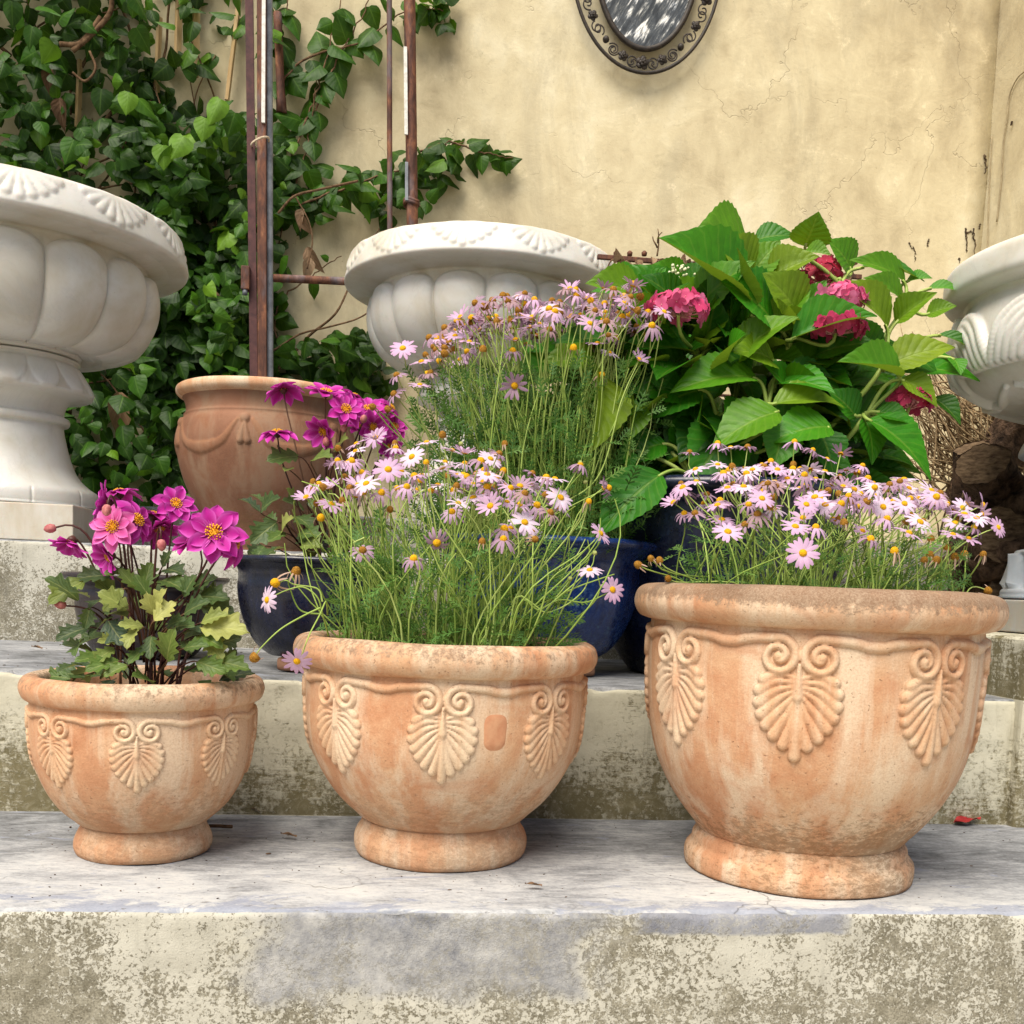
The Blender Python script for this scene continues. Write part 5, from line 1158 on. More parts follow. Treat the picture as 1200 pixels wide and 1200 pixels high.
# middle pot ----------------------------------------------------------------
r = np.random.default_rng(22); hd = []; cand = []
cm = np.array([MID[0], MID[1], 0.33])
while len(cand) < 96:
    y = r.uniform(1.30, 1.62); x = r.uniform(-0.14, 0.265)
    if ((x-0.055)/0.205)**2+((y-1.45)/0.165)**2 > 1: continue
    z = 0.505+(y-1.30)*0.22+r.normal(0, 0.022)-0.04*abs((x-0.055)/0.205)**3
    if any(np.hypot(x-c[0], y-c[1]) < 0.014 and abs(z-c[2]) < 0.012 for c in cand): continue
    cand.append((x, y, z))
for c in cand: hd.append((c, upish(r, c, cm, 0.55, 0.25), mixkind(r, 'PPPPFFRRCCDDUSWS')))
OUT_M = [(718, 691, 1.34, 'F', (0.25, -0.9, 0.2)), (691, 668, 1.36, 'F', (-0.1, -0.4, 0.9)), (704, 625, 1.38, 'F', (0.6, -0.5, 0.5)), (707, 572, 1.45, 'C', (0.7, -0.2, 0.4)), (713, 572, 1.46, 'D', (0.7, -0.3, 0.2)), (690, 588, 1.42, 'W', (0, -0.3, 1)), (657, 583, 1.36, 'F', (0.3, -0.7, 0.5)), (680, 545, 1.5, 'R', (0.3, 0, 1)),
         (313, 703, 1.33, 'F', (-0.8, -0.6, 0.1)), (323, 683, 1.34, 'W', (-0.6, -0.6, -0.1)), (347, 670, 1.35, 'W', (0.2, -0.4, 0.8)), (348, 775, 1.235, 'F', (-0.1, -0.8, -0.5)), (299, 770, 1.30, 'S', (-0.6, -0.3, -0.6)), (367, 565, 1.40, 'W', (0, -0.1, 1)), (376, 607, 1.37, 'W', (0.1, -0.5, 0.6)), (378, 590, 1.42, 'S', (0, 0, 1)), (404, 560, 1.42, 'S', (0, -0.2, 1)), (426, 577, 1.38, 'W', (0.1, -0.6, 0.7)), (412, 540, 1.45, 'R', (-0.4, 0, 1)), (455, 550, 1.36, 'F', (0, -0.8, 0.5)), (440, 513, 1.5, 'C', (-0.3, -0.4, 0.8)),
         (590, 632, 1.30, 'R', (0, -0.4, 0.9)), (591, 620, 1.32, 'R', (0, -0.4, 0.9)), (615, 612, 1.32, 'F', (0.2, -0.7, 0.5)), (565, 635, 1.29, 'S', (0, -0.3, 0.9)), (627, 632, 1.31, 'W', (0.3, -0.7, 0)), (512, 636, 1.32, 'D', (0, -0.7, -0.5)), (655, 592, 1.4, 'D', (0.4, -0.3, -0.3)), (425, 645, 1.30, 'D', (0, -0.5, 0.5)), (485, 655, 1.3, 'D', (0, -0.4, 0.8)), (457, 597, 1.33, 'W', (0, -0.5, 0.3)), (568, 580, 1.36, 'F', (0, -0.3, 1)), (535, 570, 1.36, 'S', (0, -0.2, 1)), (592, 570, 1.4, 'W', (0, -0.2, 1)), (640, 560, 1.42, 'D', (0.2, -0.3, 1))]
ex = []; special = []
for x, y, Y, k, nz in OUT_M:
    p = at(x, y, Y)
    if x > 685 and y > 610 or x < 350: special.append((p, nz, k))
    else: hd.append((p, nz, k))
# the trailing stems at either side are drawn one by one
TRAIL = [[(596, 748, 1.33), (605, 700, 1.33), (625, 708, 1.33), (640, 718, 1.33), (665, 708, 1.33), (685, 690, 1.35), (691, 670, 1.36)], [(598, 750, 1.33), (612, 703, 1.32), (630, 715, 1.32), (655, 703, 1.32), (685, 706, 1.33), (708, 697, 1.34), (717, 692, 1.34)], [(600, 745, 1.35), (632, 715, 1.34), (645, 680, 1.34), (670, 660, 1.35), (690, 640, 1.37), (702, 627, 1.38)],
         [(385, 745, 1.36), (378, 720, 1.34), (372, 700, 1.33), (355, 688, 1.33), (335, 692, 1.33), (318, 700, 1.33)], [(378, 705, 1.35), (372, 690, 1.35), (345, 685, 1.345), (335, 680, 1.34), (325, 684, 1.34)], [(378, 720, 1.36), (352, 715, 1.36), (340, 690, 1.355), (338, 680, 1.35), (346, 672, 1.35)], [(384, 720, 1.36), (382, 705, 1.32), (375, 720, 1.27), (362, 745, 1.235), (353, 770, 1.233)], [(376, 712, 1.34), (355, 722, 1.33), (328, 738, 1.31), (305, 760, 1.30), (300, 768, 1.30)],
         [(620, 745, 1.35), (640, 715, 1.35), (660, 690, 1.36), (668, 680, 1.36)], [(640, 716, 1.34), (650, 704, 1.34), (690, 668, 1.36), (697, 650, 1.37)]]
for P in TRAIL: ex.append(catmull([at(*p) for p in P], 26))
for i in range(150):
    a = r.uniform(0, 6.28); q = 0.15*math.sqrt(r.random()); b = np.array([MID[0]+q*math.cos(a), MID[1]+q*math.sin(a), 0.28]); h = b+np.array([math.cos(a)*0.06+r.normal(0.0, 0.04), math.sin(a)*0.04, r.uniform(0.10, 0.24)])
    ex.append(stem_path(b, h, norm((r.normal(0, 0.8), r.normal(0, 0.5), 1)), r, 0.10, 8))
def leaves_mid(r, n):
    B, A, N, S, T = [], [], [], [], []
    for i in range(n):
        a = r.uniform(0, 6.28); q = 0.165*math.sqrt(r.random()); p = np.array([MID[0]+q*math.cos(a), MID[1]+q*math.sin(a), 0.30+r.random()**1.7*0.15])
        B.append(p); A.append(np.array([math.cos(a), math.sin(a), 0.5])+r.normal(0, 0.7, 3)); N.append(np.array([0, -0.4, 0.8])+r.normal(0, 0.4, 3)); S.append(r.uniform(0.022, 0.046)); T.append(r.beta(2.2, 2))
    return B, A, N, S, T
dm = daisy((MID[0], MID[1], 0.28), 'untidy pale daisies with trailing stems spilling from the middle terracotta pot', 32, hd, 0.15, 0.279, 900, leaves_mid, ex)
POOL = {'F': FRESH, 'R': REFLEX, 'C': CUPPED, 'D': FADED, 'W': WITHER, 'S': SEEDH, 'P': PALE, 'U': DUSTY}
for i, (p, nz, k) in enumerate(special):
    place_flower(POOL[k][i % 2], dm, face(p-np.array([MID[0], MID[1], 0.28]), nz, i, 1.02))

for x, y, Y in ((697, 648, 1.36), (668, 678, 1.36), (540, 520, 1.45), (553, 576, 1.34), (610, 598, 1.34), (686, 565, 1.5), (680, 542, 1.5)):
    V, F = ball_geo((0, 0, 0), 0.0034, 9, 6); obj('bud', V, F, BUDG, dm, loc=tuple(at(x, y, Y)-np.array([MID[0], MID[1], 0.28])))
# blue pot ------------------------------------------------------------------
r = np.random.default_rng(23); hd = []; cand = []
cbp = np.array([BLUEP[0], BLUEP[1], 0.6])
while len(cand) < 215:
    y = r.uniform(1.74, 2.12); x = r.uniform(0.03, 0.52)
    if abs((x-0.262)/0.245)**3+abs((y-1.93)/0.19)**3 > 1: continue
    z = 0.835+(y-1.74)*0.14+0.03*math.sin((x-0.1)*6)+r.normal(0, 0.024)-0.10*max(0, (0.2-x)/0.2)**2
    cand.append((x, y, z))
for c in cand: hd.append((c, upish(r, c, cbp, 0.5, 0.2), mixkind(r, 'FFRRCDDDDUUUUSSW')))
for x, y, Y, k, nz in ((612, 358, 1.95, 'D', (0, 0, 1)), (613, 372, 1.92, 'D', (0, -0.4, 0.6)), (668, 366, 1.95, 'C', (0.2, -0.3, 0.8)), (541, 382, 1.95, 'D', (-0.1, -0.2, 1)), (587, 378, 1.93, 'F', (0.1, -0.3, 1)), (472, 408, 1.9, 'F', (-0.2, -0.8, 0.6)), (714, 413, 1.83, 'F', (0.2, -0.4, 0.8)), (722, 397, 1.86, 'D', (0.5, -0.2, 0.8)), (749, 421, 1.80, 'C', (0.3, -0.6, 0.6)), (700, 402, 1.80, 'F', (0, -0.3, 1)), (672, 408, 1.78, 'W', (0, -0.3, 1)), (532, 410, 1.80, 'S', (0, -0.2, 1)), (566, 410, 1.78, 'S', (0, -0.2, 1)), (603, 452, 1.74, 'C', (-0.1, -0.5, -0.2)), (492, 451, 1.76, 'F', (0, -0.3, 1)), (462, 462, 1.80, 'D', (-0.5, -0.3, 0.5)), (455, 480, 1.80, 'S', (-0.6, -0.3, 0.5)), (437, 477, 1.72, 'S', (-0.6, -0.5, 0.5)), (440, 512, 1.70, 'F', (-0.5, -0.5, 0.5)), (465, 440, 1.80, 'D', (-0.5, -0.3, 0.8)), (705, 440, 1.8, 'W', (0, -0.4, 0.2))):
    hd.append((at(x, y, Y), nz, k))
ex = []
for i in range(150):
    a = r.uniform(0, 6.28); q = 0.19*math.sqrt(r.random()); b = np.array([BLUEP[0]+q*math.cos(a)*0.8, BLUEP[1]+q*math.sin(a)*0.8, 0.42]); h = b+np.array([math.cos(a)*0.05+r.normal(0, 0.03), math.sin(a)*0.04, r.uniform(0.15, 0.38)])
    ex.append(stem_path(b, h, (r.normal(0, 0.3), 0, 1), r, 0.04, 8))
for P in ([(640, 600, 1.8), (700, 560, 1.78), (728, 470, 1.78), (748, 424, 1.80)], [(650, 590, 1.8), (708, 520, 1.78), (738, 450, 1.79), (752, 425, 1.81)], [(500, 560, 1.8), (462, 500, 1.76), (440, 478, 1.72)]): ex.append(catmull([at(*p) for p in P], 22))
def leaves_blue(r, n):
    B, A, N, S, T = [], [], [], [], []
    for i in range(n):
        a = r.uniform(0, 6.28); q = 0.24*math.sqrt(r.random()); p = np.array([BLUEP[0]-0.02+q*math.cos(a), BLUEP[1]+q*math.sin(a)*0.85, 0.44+r.random()**1.25*0.32])
        B.append(p); A.append(np.array([math.cos(a)*0.6, math.sin(a)*0.6, 0.8])+r.normal(0, 0.6, 3)); N.append(np.array([0, -0.5, 0.6])+r.normal(0, 0.5, 3)); S.append(r.uniform(0.028, 0.055)); T.append(r.beta(2, 2.6))
    return B, A, N, S, T
daisy((BLUEP[0], BLUEP[1], 0.42), 'tall fading lilac daisies in the blue pot, in front of the middle urn', 33, hd, 0.17, 0.42, 2400, leaves_blue, ex, 0.0012, 1.22)

# ------------------------------------------------------------------ dahlias
def dahlia_petals(n, L, w_, r0, lift, cup, seed, nt=6, jit=0.1):
    r = random.Random(seed); V = []; F = []; UV = []
    for k in range(n):
        a = 2*math.pi*(k+r.uniform(-.15, .15))/n; l = L*r.uniform(1-jit, 1+jit); lf = lift+r.uniform(-.1, .1); ca, sa = math.cos(a), math.sin(a); b = len(V); tw = r.uniform(-.25, .25)
        for i in range(nt+1):
            t = i/nt; ww = w_*(0.34+0.70*math.sin(math.pi*min(1, t*0.86+0.04)))*(1 if i < nt-1 else (0.78 if i < nt else 0.06)); rad = r0+l*t; z = l*(lf*t-cup*t*t)
            for s in (-1, -0.5, 0, 0.5, 1):
                y = s*ww*0.5; zz = z+(s*s)*w_*0.20*(1-0.4*t)+s*tw*ww*t
                V.append((rad*ca-y*sa, rad*sa+y*ca, zz)); UV.append((s, t))
        for i in range(nt):
            for j in range(4): F.append((b+i*5+j, b+(i+1)*5+j, b+(i+1)*5+j+1, b+i*5+j+1))
    return V, F, UV
def join(*gs):
    V = []; F = []; UV = []
    for v, f, u in gs:
        k = len(V); V += v; F += [tuple(i+k for i in q) for q in f]; UV += u
    return V, F, UV
def stamens(seed):
    m = MB(); V, F = dome(0.0062, 0.004, 12, 4); m.add(V, F); r = random.Random(seed)
    for ring, (rr, n) in enumerate(((0.0068, 16), (0.0046, 11), (0.0022, 6))):
        for k in range(n):
            a = 2*math.pi*(k+r.random()*0.5)/n; c = np.array([rr*math.cos(a), rr*math.sin(a), 0.001+ring*0.0012]); d = np.array([math.cos(a)*0.5, math.sin(a)*0.5, 0.9])*0.0048
            V, F = tube_geo([c, c+d*0.6, c+d], [0.0007, 0.0007, 0.0011], 4); m.add(V, F)
    return np.concatenate(m.V), m.F
SV, SF = stamens(1)
def dahl(seed, open_, mat):
    lift, cup = (0.25, 0.30) if open_ == 1 else ((0.75, 0.35) if open_ == 0 else (0.05, 0.55))
    return proto_flower('flower', *join(dahlia_petals(8, 0.031, 0.0185, 0.005, lift, cup, seed), dahlia_petals(7, 0.024, 0.0155, 0.004, lift+0.25, cup*0.8, seed+50)), mat, SV, SF, STAMEN, 'stamens')
DAH = [dahl(1, 1, DAHP), dahl(2, 1, DAHP), dahl(3, 0, DAHP), dahl(4, 2, DAHP), dahl(5, 1, DAHPK)]
def lobed(nt=22):
    out = []
    for i in range(nt+1):
        t = i/nt; env = 0.46*math.sin(math.pi*min(1, t*0.86+0.10))**0.9*(1-t**5); ph = (t*4.2) % 1.0
        out.append(env*(0.55+0.55*(1-abs(ph-0.62)/0.62 if ph < 0.62 else (1-ph)/0.38)))
    out[0] = 0.03; out[-1] = 0.0; return out
DLEAF = leaf_template(22, lobed(), fold=0.22, droop=0.28, ns=2, sweep=0.42, wav=0.03)
def bud_geo(s=1.0):
    V = []; F = []; n = 10
    prof = [(0.001, 0), (0.006, 0.002), (0.0085, 0.008), (0.008, 0.014), (0.005, 0.019), (0.0008, 0.022)]
    for r_, z in prof:
        for j in range(n): V.append((r_*s*math.cos(2*math.pi*j/n), r_*s*math.sin(2*math.pi*j/n), z*s))
    F = [(i*n+j, i*n+(j+1) % n, (i+1)*n+(j+1) % n, (i+1)*n+j) for i in range(len(prof)-1) for j in range(n)]
    return V, F
def dahlia_plant(loc, label, heads, buds, leaves, rand_leaves, seed, rb, szleaf):
    r = np.random.default_rng(seed); o = np.array(loc, float)
    t = thing('dahlia_plant', tuple(loc), label, 'dahlias', 'magenta dahlias growing in the pots'); st = MB()
    for i, (x, y, Y, nz, k, s) in enumerate(heads):
        p = at(x, y, Y)-o; place_flower(DAH[k], t, face(p, nz, i*1.3, s))
        b = np.array([np.clip(p[0]*0.35, -rb, rb)+r.normal(0, 0.012), np.clip(p[1]*0.4, -rb, rb)+r.normal(0, 0.012), 0.0])
        P = bez(b, b+np.array([0, 0, p[2]*0.5]), p-norm(nz)*0.045-np.array([0, 0, 0.03]), p-norm(nz)*0.004, 12); V, F = tube_geo(P, np.linspace(0.0019, 0.0013, 12), 6); st.add(V, F, r.uniform(0.2, 0.8))
        V, F = tube_geo([p-norm(nz)*0.007, p-norm(nz)*0.003, p+norm(nz)*0.001], [0.003, 0.006, 0.007], 8); st.add(V, F, 0.5)
    for i, (x, y, Y, d) in enumerate(buds):
        p = at(x, y, Y)-o; V, F = bud_geo(0.72)
        V = [Vector(v) for v in V]; q = Vector(d).to_track_quat('Z', 'Y')
        b_ = obj('bud', [tuple(q @ v) for v in V], F, BUDP, t, loc=tuple(p))
        b = np.array([np.clip(p[0]*0.4, -rb, rb), np.clip(p[1]*0.4, -rb, rb), p[2]*0.25]); P = bez(b, b+np.array([0, 0, p[2]*0.45]), p-norm(d)*0.05+np.array([0, 0, 0.012]), p, 14); V, F = tube_geo(P, np.linspace(0.0022, 0.0013, 14), 6); st.add(V, F, 0.4)
    B, A, N, S, T = [], [], [], [], []
    for (xb, yb, Yb, xt, yt, Yt, tint) in leaves:
        b, e = at(xb, yb, Yb)-o, at(xt, yt, Yt)-o; B.append(b); A.append(e-b); S.append(np.linalg.norm(e-b)*0.98); T.append(tint)
        N.append(np.array([r.normal(0, 0.25), -0.75, 0.55]))
        c = np.array([b[0]*0.25, b[1]*0.25, max(0.0, b[2]-0.05)]); P = bez(c, c+(b-c)*0.5+np.array([0, 0, 0.015]), b-(e-b)*0.25, b+(e-b)*0.05, 9); V, F = tube_geo(P, np.linspace(0.0013, 0.0009, 9), 5); st.add(V, F, r.uniform(0.2, 1.0))
    for k in range(rand_leaves):
        a = r.uniform(0, 6.28); q = rb*1.2*math.sqrt(r.random()); b = np.array([q*math.cos(a), q*math.sin(a), 0.01+szleaf*r.random()**1.2]); B.append(b)
        A.append(np.array([math.cos(a)*0.9, math.sin(a)*0.9, r.normal(0.1, 0.4)])+r.normal(0, 0.4, 3)); N.append(np.array([math.cos(a)*0.3, math.sin(a)*0.3-0.3, 0.8])+r.normal(0, 0.3, 3)); S.append(r.uniform(0.032, 0.052)); T.append(r.beta(1.3, 3.6)*0.8)
    for k in range(3):
        a = r.uniform(0, 6.28); b = np.array([math.cos(a)*rb*0.7*r.random(), math.sin(a)*rb*0.7*r.random(), 0]); e = b*1.6+np.array([r.normal(0, 0.02), r.normal(0, 0.02), szleaf*r.uniform(0.6, 1.0)]); V, F = tube_geo(bez(b, b+np.array([0, 0, 0.04]), e-np.array([0, 0, 0.03]), e, 8), np.linspace(0.0026, 0.0013, 8), 5); st.add(V, F, r.random()*0.6)
    scatter('leaves', DLEAF, B, A, N, S, T, DAHL, t, wscale=r.uniform(0.68, 0.92, len(B)))
    st.build('stems', MSTEM, t); return t
Yd = 1.42
dahlia_plant((SMALL[0], SMALL[1], 0.215), 'magenta dahlias with bronze-green leaves in the smallest terracotta pot',
    [(251, 625, 1.36, (0.1, -0.95, 0.3), 0, 1.15), (273, 637, 1.37, (0.85, -0.45, 0.1), 3, 0.92), (226, 632, 1.43, (-0.6, -0.4, 0.3), 2, 0.85), (133, 618, 1.38, (-0.15, -0.95, 0.25), 4, 0.92), (160, 610, 1.41, (0.7, -0.45, 0.3), 3, 0.95), (140, 578, 1.44, (-0.2, 0.1, 0.9), 3, 0.85), (127, 590, 1.43, (-0.8, -0.2, 0.2), 2, 0.80),
     (206, 591, 1.42, (0.35, -0.75, 0.45), 1, 0.82), (180, 605, 1.46, (0.1, 0.2, 0.9), 3, 0.90), (186, 618, 1.46, (0.2, -0.2, -0.3), 2, 0.8), (84, 634, 1.40, (-0.2, -0.3, -0.7), 2, 0.78), (129, 652, 1.39, (-0.6, -0.6, -0.4), 2, 0.75)],
    [(66, 618, 1.40, (-1, -0.1, -0.25)), (189, 632, 1.38, (0.1, -0.2, -1)), (78, 710, 1.38, (-0.9, -0.2, 0.2)), (126, 592, 1.36, (0, -0.5, -0.9))],
    [(182, 720, 1.36, 186, 690, 1.34, 0.95), (182, 722, 1.36, 168, 698, 1.34, 0.9), (180, 728, 1.34, 203, 702, 1.34, 0.98), (196, 775, 1.34, 197, 740, 1.31, 0.55), (160, 735, 1.35, 145, 755, 1.32, 0.8), (168, 735, 1.35, 140, 728, 1.33, 0.75), (150, 715, 1.36, 118, 690, 1.34, 0.7), (145, 690, 1.37, 118, 715, 1.35, 0.65), (150, 670, 1.40, 122, 668, 1.38, 0.45), (235, 735, 1.36, 285, 732, 1.33, 0.88), (235, 730, 1.36, 262, 715, 1.34, 0.7), (240, 745, 1.36, 260, 768, 1.33, 0.75), (232, 745, 1.36, 258, 752, 1.33, 0.5),
     (190, 665, 1.43, 197, 645, 1.42, 0.15), (192, 668, 1.43, 212, 665, 1.40, 0.12), (188, 680, 1.42, 215, 682, 1.38, 0.3), (100, 680, 1.40, 55, 700, 1.36, 0.6), (130, 675, 1.41, 88, 672, 1.39, 0.15), (105, 735, 1.38, 62, 745, 1.36, 0.1), (105, 712, 1.39, 100, 735, 1.37, 0.3), (225, 690, 1.40, 248, 672, 1.38, 0.2), (230, 700, 1.40, 262, 695, 1.37, 0.25), (235, 710, 1.40, 272, 712, 1.38, 0.15), (215, 700, 1.39, 225, 672, 1.38, 0.25), (215, 720, 1.38, 240, 700, 1.36, 0.2), (175, 700, 1.39, 158, 672, 1.38, 0.45), (168, 690, 1.40, 178, 655, 1.41, 0.5), (160, 690, 1.39, 140, 665, 1.38, 0.55), (140, 750, 1.36, 118, 748, 1.33, 0.75),
     (135, 760, 1.35, 108, 772, 1.32, 0.6), (140, 775, 1.34, 100, 780, 1.31, 0.5), (125, 770, 1.36, 88, 768, 1.33, 0.45), (150, 780, 1.33, 120, 788, 1.31, 0.55), (230, 775, 1.34, 262, 785, 1.32, 0.45), (250, 775, 1.35, 290, 778, 1.33, 0.45), (215, 760, 1.34, 240, 752, 1.32, 0.35), (205, 735, 1.37, 222, 728, 1.34, 0.2), (195, 735, 1.36, 212, 722, 1.34, 0.15), (170, 760, 1.35, 150, 772, 1.32, 0.4), (178, 745, 1.36, 172, 768, 1.33, 0.2)],
    44, 41, 0.085, 0.13)
dahlia_plant((DARKP[0], DARKP[1], 0.396), 'tall magenta dahlias on dark stems in the black pot in front of the old jar',
    [(332, 457, 1.84, (-0.2, 0.25, 0.8), 3, 1.05), (382, 461, 1.80, (0.1, -0.35, 0.9), 0, 1.12), (325, 508, 1.78, (-0.1, -0.15, 1), 3, 1.02), (380, 505, 1.80, (-0.3, -0.4, -0.3), 2, 0.95), (405, 480, 1.78, (0.3, -0.8, 0.3), 1, 0.95), (416, 466, 1.86, (0.4, 0, 0.8), 3, 0.95), (432, 480, 1.84, (0.1, -0.6, 0.6), 1, 0.95), (436, 500, 1.82, (0.3, -0.7, -0.2), 2, 0.9), (447, 493, 1.86, (0.7, -0.4, 0.3), 3, 0.85), (458, 478, 1.88, (0.6, -0.2, 0.6), 3, 0.8), (455, 523, 1.86, (0.4, -0.7, -0.2), 2, 0.7), (422, 500, 1.88, (0, -0.4, 0.5), 0, 0.85), (462, 500, 1.88, (0.3, -0.7, 0.3), 1, 0.75)],
    [(425, 495, 1.78, (0.2, -0.6, 0.6)), (382, 523, 1.79, (0, -0.3, 0.9)), (403, 498, 1.79, (0, -0.5, -0.8))],
    [(350, 535, 1.80, 315, 533, 1.76, 0.3), (365, 540, 1.80, 385, 528, 1.76, 0.55), (395, 530, 1.80, 400, 508, 1.76, 0.65), (338, 550, 1.80, 335, 545, 1.76, 0.6), (360, 590, 1.82, 372, 572, 1.78, 0.15), (375, 590, 1.82, 376, 562, 1.79, 0.12), (345, 590, 1.80, 342, 572, 1.77, 0.6), (330, 625, 1.80, 335, 603, 1.76, 0.85), (335, 625, 1.80, 315, 628, 1.76, 0.4), (325, 612, 1.82, 295, 632, 1.78, 0.2), (345, 605, 1.82, 365, 612, 1.78, 0.3), (350, 625, 1.80, 372, 622, 1.76, 0.35), (305, 600, 1.84, 320, 578, 1.8, 0.2), (352, 640, 1.78, 375, 635, 1.75, 0.6), (310, 640, 1.78, 298, 652, 1.75, 0.3)],
    26, 42, 0.10, 0.12)

# ------------------------------------------------------------------ hydrangea
def ovate(nt=22, ser=True):
    t = np.linspace(0, 1, nt+1); w_ = 0.36*np.sin(np.pi*np.clip(t, 0, 1)**0.80)**0.85*(1-0.35*t**3); w_[0] = 0.03; w_[-1] = 0
    return serr(list(w_), 0.055, nt) if ser else list(w_)
HT = [leaf_template(22, ovate(), fold=f, droop=d, ns=4, sweep=0.10, wav=0.012) for f, d in ((0.50, 0.30), (0.34, 0.42), (0.72, 0.22))]
hyd = thing('hydrangea', (HYDPOT[0], HYDPOT[1], 0.54), 'lush green hydrangea with deep pink flower heads behind the largest pot', 'hydrangea')
ho = np.array(hyd.location)
rh = np.random.default_rng(77)
def c1(x, y): return 660+x*.225, 240+y*.225
def c2(x, y): return 900+x*.225, 240+y*.225
# base, tip (in close-up coordinates), relative width, base distance, tip distance, tint, template, lean of the face (x)
LV = []
def L1(b, t, w_, Yb, Yt, ti, k=0, nx=0.0, nz=0.55, ny=-0.8): LV.append((c1(*b), c1(*t), w_, Yb, Yt, ti, k, nx, nz, ny))
def L2(b, t, w_, Yb, Yt, ti, k=0, nx=0.0, nz=0.55, ny=-0.8): LV.append((c2(*b), c2(*t), w_, Yb, Yt, ti, k, nx, nz, ny))
L1((935, 545), (615, 98), .72, 1.96, 1.86, .52, 2, .4, .6); L1((955, 215), (800, 70), 1.15, 2.06, 1.98, .55, 1, -.2, .3); L1((975, 365), (880, 170), 1.05, 1.98, 1.92, .88, 0, .2, .2); L1((975, 375), (1112, 170), .85, 2.0, 1.97, .72, 0, -.3, .3)
L1((990, 190), (1190, 103), .7, 2.08, 2.04, .35, 1, 0, .5); L1((1085, 600), (915, 355), 1.1, 1.90, 1.84, .42, 0, .15, .5); L2((0, 395), (235, 235), .8, 1.98, 1.92, .92, 2, -.3, .5); L1((700, 705), (875, 408), .62, 1.96, 1.90, .85, 0, -.4, .2)
L1((1100, 820), (978, 692), .9, 1.88, 1.82, .80, 1, .2, .6); L1((1005, 905), (648, 812), .62, 1.86, 1.80, .62, 1, 0, .9); L1((720, 965), (442, 1010), .75, 1.88, 1.84, .30, 1, 0, .8); L1((1122, 1080), (815, 1135), .72, 1.80, 1.76, .68, 1, 0, .9)
L1((690, 775), (362, 650), .6, 1.92, 1.86, .38, 0, 0, .8); L1((405, 750), (55, 560), .50, 1.92, 1.84, .22, 1, -.1, .8); L1((412, 480), (182, 345), .7, 1.98, 1.92, .75, 0, 0, .5); L1((395, 395), (280, 322), .8, 2.02, 1.98, .4, 0, 0, .6)
L1((418, 480), (505, 325), .85, 2.02, 1.98, .48, 0, -.2, .4); L1((630, 435), (745, 300), .9, 2.04, 2.0, .22, 0, -.4, .4); L1((640, 430), (480, 300), .8, 2.06, 2.02, .6, 0, 0, .3); L1((500, 520), (322, 520), .7, 1.96, 1.92, .55, 1, 0, .7)
L1((190, 880), (265, 1195), .55, 1.84, 1.74, .90, 0, .5, -.1); L1((445, 1035), (215, 900), .75, 1.90, 1.86, .14, 0, 0, .5); L1((665, 890), (430, 800), .8, 1.94, 1.90, .55, 1, 0, .3); L1((730, 690), (930, 570), .8, 1.96, 1.92, .25, 1, 0, .6)
L1((345, 1010), (385, 1200), .5, 1.86, 1.80, .80, 2, .6, 0.); L1((560, 570), (640, 420), 1.0, 2.02, 1.98, .78, 0, 0, .2); L1((760, 700), (930, 640), .7, 1.98, 1.94, .12, 1, 0, .6); L1((860, 720), (990, 790), .8, 1.95, 1.90, .5, 1, 0, .6)
L2((190, 215), (262, 75), 1.15, 2.06, 2.0, .66, 0, 0, .3); L2((190, 250), (320, 235), .7, 2.0, 1.96, .7, 2, 0, .4); L2((432, 340), (365, 170), 1.0, 2.06, 2.02, .62, 0, .3, .2); L2((710, 405), (548, 215), .48, 2.0, 1.94, .66, 1, .5, .4)
L2((480, 330), (805, 272), .38, 2.04, 1.98, .22, 1, 0, .9); L2((690, 495), (562, 345), .6, 1.96, 1.92, .68, 0, .3, .4); L2((830, 440), (1012, 395), .55, 1.98, 1.94, .55, 1, 0, .8); L2((720, 400), (838, 352), .7, 2.02, 1.98, .55, 0, 0, .5)
L2((825, 575), (962, 505), .75, 1.98, 1.94, .78, 0, 0, .4); L2((665, 615), (850, 445), .62, 1.94, 1.88, .82, 2, -.3, .4); L2((618, 640), (470, 365), .62, 1.92, 1.86, .86, 0, .4, .3); L2((615, 845), (935, 670), .62, 1.86, 1.80, .96, 1, -.1, .5)
L2((640, 870), (1105, 770), .5, 1.92, 1.86, .48, 1, 0, .7); L2((125, 700), (545, 510), .52, 1.88, 1.82, .42, 2, 0, .7); L2((160, 580), (50, 350), .9, 1.92, 1.86, .88, 0, .1, .2); L2((190, 570), (285, 400), .85, 1.96, 1.92, .55, 0, -.2, .3)
L2((555, 790), (490, 560), .7, 1.94, 1.92, .2, 0, .3, .3); L2((690, 895), (420, 757), .55, 1.84, 1.80, .66, 2, 0, .7); L2((25, 1040), (395, 925), .50, 1.82, 1.80, .86, 1, 0, .9); L2((60, 900), (400, 875), .7, 1.90, 1.86, .22, 1, 0, .6)
L2((460, 1110), (360, 950), .9, 1.86, 1.84, .34, 0, .2, .3); L2((330, 1160), (60, 1125), .75, 1.80, 1.76, .60, 1, 0, .8); L2((690, 910), (905, 975), .8, 1.84, 1.80, .84, 1, 0, .6); L2((860, 1005), (1022, 1100), .6, 1.9, 1.86, .06, 0, 0, .5)
L2((520, 1120), (920, 1290), .62, 1.82, 1.76, .52, 1, 0, .8); L2((560, 1080), (760, 1080), .7, 1.84, 1.80, .40, 1, 0, .6); L2((500, 1110), (600, 1290), .75, 1.84, 1.80, .34, 1, .2, .6); L2((660, 760), (900, 800), .8, 1.9, 1.86, .35, 1, 0, .5); L2((880, 680), (1100, 700), .35, 1.95, 1.9, .2, 1, 0, .7); L2((960, 800), (1020, 835), .8, 1.9, 1.86, .6, 1, 0, .6)
